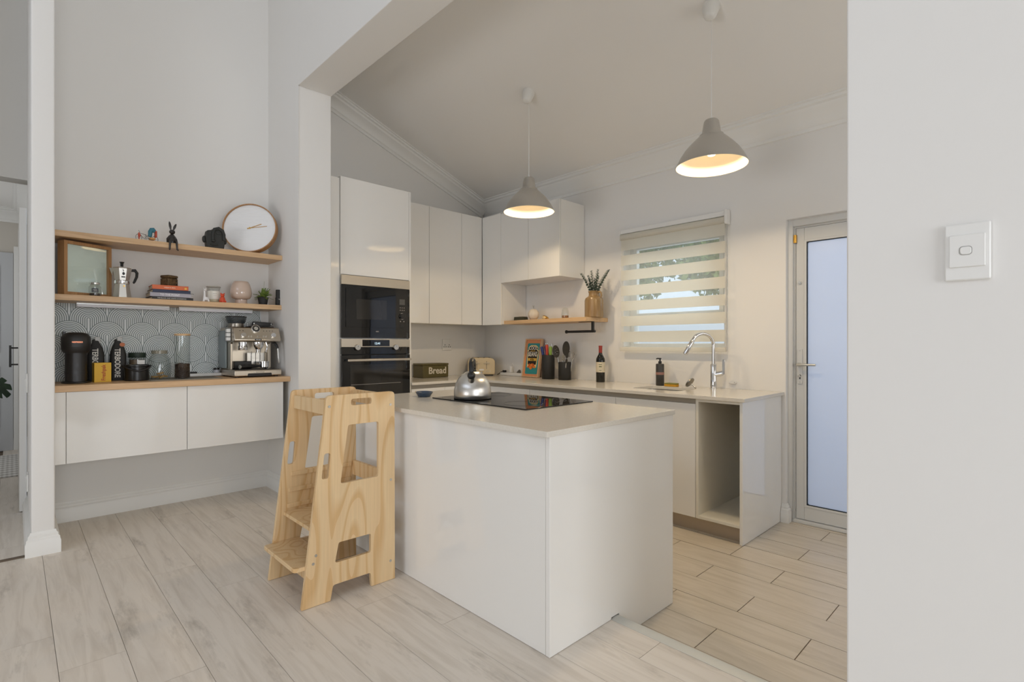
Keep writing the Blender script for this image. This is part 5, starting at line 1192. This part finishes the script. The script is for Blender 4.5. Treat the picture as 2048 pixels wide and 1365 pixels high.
obj('handle', MB().prism(rpoly([(-.055,.012),(.07,.012),(.095,.030),(.072,.040),(-.045,.046)], .005), 'x', .0, .026), M['black'], tl_, bev=.004)
for y, z in ((.078,.028),(-.042,.03)): obj('rivet', MB().cyl((.0255,y,z),(.0275,y,z),.0045), M['alu'], tl_)

# ============================================================ HALL
dl = thing('door_2', 'white hall door leaf folded back against the narrow wall', 'door', (-5.66, .028, 0)); dl['kind'] = 'structure'; del dl['category']
obj('door_leaf', MB().box(0, .98, 0, .036, .006, 2.0), M['trim'], dl, bev=.003)
hb_ = obj('pull_handle', MB().tube([(.03,-.045,.925),(.03,-.045,1.095)], .007, 10).tube([(.03,0,.945),(.03,-.045,.945)], .006, 8).tube([(.03,0,1.075),(.03,-.045,1.075)], .006, 8), M['black'], dl, label='black bar pull handle')
hd_ = thing('door_3', 'pale panelled front door at the end of the hall', 'door', (-7.549, -.98, 0)); hd_['kind'] = 'structure'; del hd_['category']
hm = mat('hall_door_paint', rgb(196,198,200), .5)
obj('door_leaf', MB().box(0,.03,0,.98,.0,2.06), hm, hd_, bev=.002)
for z0, z1 in ((.22,.88),(1.02,1.92)): obj('moulded_panel', MB().plate([(.12,z0),(.88,z0),(.88,z1),(.12,z1)], [[(.145,z0+.025),(.855,z0+.025),(.855,z1-.025),(.145,z1-.025)]], 'x', .03, .04), hm, hd_, bev=.004)
obj('peephole', MB().cyl((.029,.5,1.52),(.036,.5,1.52),.011), M['black'], hd_)
struct('trim_6', MB().box(-7.549,-7.52,.003,.07,0,2.13), M['trim'], label='door architrave at the hall end')
hk = thing('wall_switch', 'white switch on the side of the narrow wall end', 'switch', (-4.46, .0665, .86)); 
obj('plate', MB().box(-.04,.04,-.008,0,-.06,.06), M['white'], hk, bev=.002); obj('rocker', MB().prism([(-.010,-.03),(-.016,.02),(-.010,.03),(-.008,.03),(-.008,-.03)], 'x', -.012, .012).xf(Matrix.Translation((0,0,0)) ), M['white'], hk)
sk_ = thing('low_socket', 'white wall socket low on the narrow wall end', 'socket', (-4.30, .0665, .27))
obj('plate', MB().box(-.06,.06,-.009,0,-.05,.05), M['white'], sk_, bev=.002); obj('rocker', MB().box(-.03,-.01,-.013,-.008,.01,.03), M['white'], sk_)
m, t, p = nodes('striped_rug'); p.inputs['Roughness'].default_value = .95
tc = t.nodes.new('ShaderNodeTexCoord'); sx = t.nodes.new('ShaderNodeSeparateXYZ'); t.links.new(tc.outputs['Object'], sx.inputs[0])
r1 = (S(t, sx.outputs[0])/.11).op('FRACT').op('GREATER_THAN', .5); r2 = (S(t, sx.outputs[1])/.03).op('FRACT').op('GREATER_THAN', .5); k = r1*.6+r2*.4
mx = t.nodes.new('ShaderNodeMix'); mx.data_type = 'RGBA'; t.links.new(k.k, mx.inputs[0]); mx.inputs[6].default_value = rgb(226,224,220); mx.inputs[7].default_value = rgb(176,172,166); t.links.new(mx.outputs[2], p.inputs['Base Color'])
o = obj('hall_rug', MB().box(-7.15,-5.98,-.85,.055,.0005,.010), m); tag(o, 'pale checked flat-weave rug in the hall', 'rug')
fr0 = MB()
# monstera
mp_ = thing('monstera_plant', 'dark green monstera leaves reaching into the hall entrance', 'plant', (-5.75, -.42, 0))
obj('pot', MB().lathe([(0,0),(.11,0),(.14,.26),(.145,.28),(.13,.28),(.12,.25),(0,.25)], seg=32), mat('pot_grey', rgb(150,148,144), .7), mp_)
ms = mat('monstera_leaf', rgb(38,58,40), .3, var=(rgb(52,78,50), (14,14,14), .4, .7))
def mleaf(tip, sc, yaw, pitch):
    pts = []
    n = 40
    for i in range(n):
        a = 2*math.pi*i/n; r_ = .5*(1-.25*math.cos(a))*(1 if i % 5 else .62)
        if 3 < i < n-3 or True: pts.append((r_*math.sin(a)*.9, -r_*math.cos(a)))
    mb = MB().plate(pts, [], 'z', -.004, .004)
    mb.v = [(x, y, z+.25*x*x) for x, y, z in mb.v]
    mb.xf(Matrix.Translation(tip) @ Matrix.Rotation(yaw,4,'Z') @ Matrix.Rotation(pitch,4,'X') @ Matrix.Scale(sc,4))
    return mb
for tip, sc, yw, pt in (((.10,.24,.90),.24,-.5,-1.0),((.16,.33,.80),.20,-.7,-1.1),((.02,.16,1.02),.26,.6,-.9),((-.1,-.15,1.0),.25,2.0,-.7),((.05,.22,.70),.18,-.2,-1.2)):
    obj('leaf', mleaf(tip, sc, yw, pt), ms, mp_); obj('stalk', MB().tube([(0,0,.25),(tip[0]*.4,tip[1]*.4,tip[2]*.75),tip], [.008,.006,.005], 8), ms, mp_)

# ============================================================ GARDEN SEEN THROUGH THE BLIND
def tree(lab, x, y, r, zc_, seed, col):
    t = thing('garden_tree', lab, 'tree', (x, y, -.16))
    obj('trunk', MB().tube([(0,0,0),(.03,.02,zc_*.5),(0,0,zc_)], [.10,.08,.05], 10), mat('bark', rgb(110,94,76), .9), t)
    rn = random.Random(seed); mb = MB()
    for i in range(4200):
        u = Vector((rn.gauss(0,1), rn.gauss(0,1), rn.gauss(0,1))).normalized()*(r*rn.uniform(.45,1)); u.z *= .8
        a = Vector((rn.gauss(0,1), rn.gauss(0,1), rn.gauss(0,1))).normalized(); b = a.cross(Vector((rn.gauss(0,1),rn.gauss(0,1),.3))).normalized(); s_ = rn.uniform(.05,.1)
        c = u+Vector((0,0,zc_+.2)); mb.add([c-a*s_, c+b*s_*.5, c+a*s_, c-b*s_*.5], [(0,1,2,3)])
    o = obj('foliage', mb, mat('garden_leaf', col, .6, var=(rgb(176,190,110), (3,3,3), .5, .7)), t, flat=True); o['kind'] = 'stuff'
tree('leafy garden tree with pale leaves behind the blind stripes', -6.2, 8.6, 1.35, 2.7, 1, rgb(92,118,60))
tree('darker garden tree standing towards the kitchen door', -3.3, 8.8, 1.35, 2.7, 2, rgb(84,112,62))
tree('tall garden tree standing far back between the other two', -4.8, 11.3, 1.5, 3.2, 3, rgb(100,126,66))
# ------------------------------------------------------------ pieces of parts hang under their part
NEST = {'bread_bin': [('lettering','bin')], 'coffee_bag': [('lettering','bag'),('side_label','bag'),('copper_sticker','bag')], 'tea_box': [('lettering','carton')], 'book': [('spine_title','cover'),('publisher_mark','cover')],
 'wine_bottle': [('label_print','label'),('label','bottle')], 'soap_dispenser': [('label','bottle')], 'pod_coffee_machine': [('maker_name','head'),('head_seam','head'),('top_lever','head'),('front_slot','column'),('pod_outlet','head')],
 'moka_pot': [('emblem','upper_pot'),('pouring_lip','upper_pot'),('lid_knob','lid'),('valve','boiler')], 'candle_jar': [('label_print','label')], 'spice_jar': [('label_writing','label')],
 'espresso_machine': [('badge_name','badge'),('badge','head'),('tray_name','drip_tray_base'),('tray_notch','drip_tray_base'),('knob','head'),('button','head'),('icon_mark','head'),('hopper_lid','bean_hopper'),('hopper_beans','bean_hopper'),('brew_spout','brew_group')],
 'wall_clock': [('hub','face'),('hour_hand','face'),('minute_hand','face')], 'framed_print': [('lettering','can_label'),('bean','can_label'),('weight_band','can_label')],
 'microwave': [('dial_ring','dial'),('maker_badge','front_glass')], 'oven': [('clock_digits','display'),('display','control_panel'),('knob_mark','knob'),('handle_post','bar_handle')],
 'kettle': [('whistle','spout'),('lid_knob','body'),('base_ring','body')], 'toaster': [('lever','body'),('lever_slot','body'),('bread_slot','body'),('badge','body')], 'learning_tower': [('bolt','side_panel')],
 'pendant_lamp': [('rim','shade'),('shade_lining','shade'),('bulb','socket')], 'light_switch': [('rocker','cover_plate'),('rocker_surround','cover_plate')], 'wall_socket': [('socket_hole','plate'),('rocker','plate')],
 'kitchen_tap': [('spray_head','spout'),('lever','lever_base')], 'cleaver': [('rivet','handle')], 'face_sculpture': [('nose_tip','brow_nose')], 'zebra_blind': [('pull_chain','end_bracket')], 'carved_wooden_box': [('carved_stud','box_body')], 'extension_strip': [('outlet','strip')]}
b_ = lambda o: o.name.split('.')[0]
for r_ in [o for o in COL.objects if o.parent is None and b_(o) in NEST]:
    kids = list(r_.children)
    for ch, pa in NEST[b_(r_)]:
        ps = [k for k in kids if b_(k) == pa]
        if not ps: continue
        for k in kids:
            if b_(k) == ch and k is not ps[0]:
                if k.children or (ps[0].parent is not r_): continue      # never a fourth level
                k.parent = ps[0]
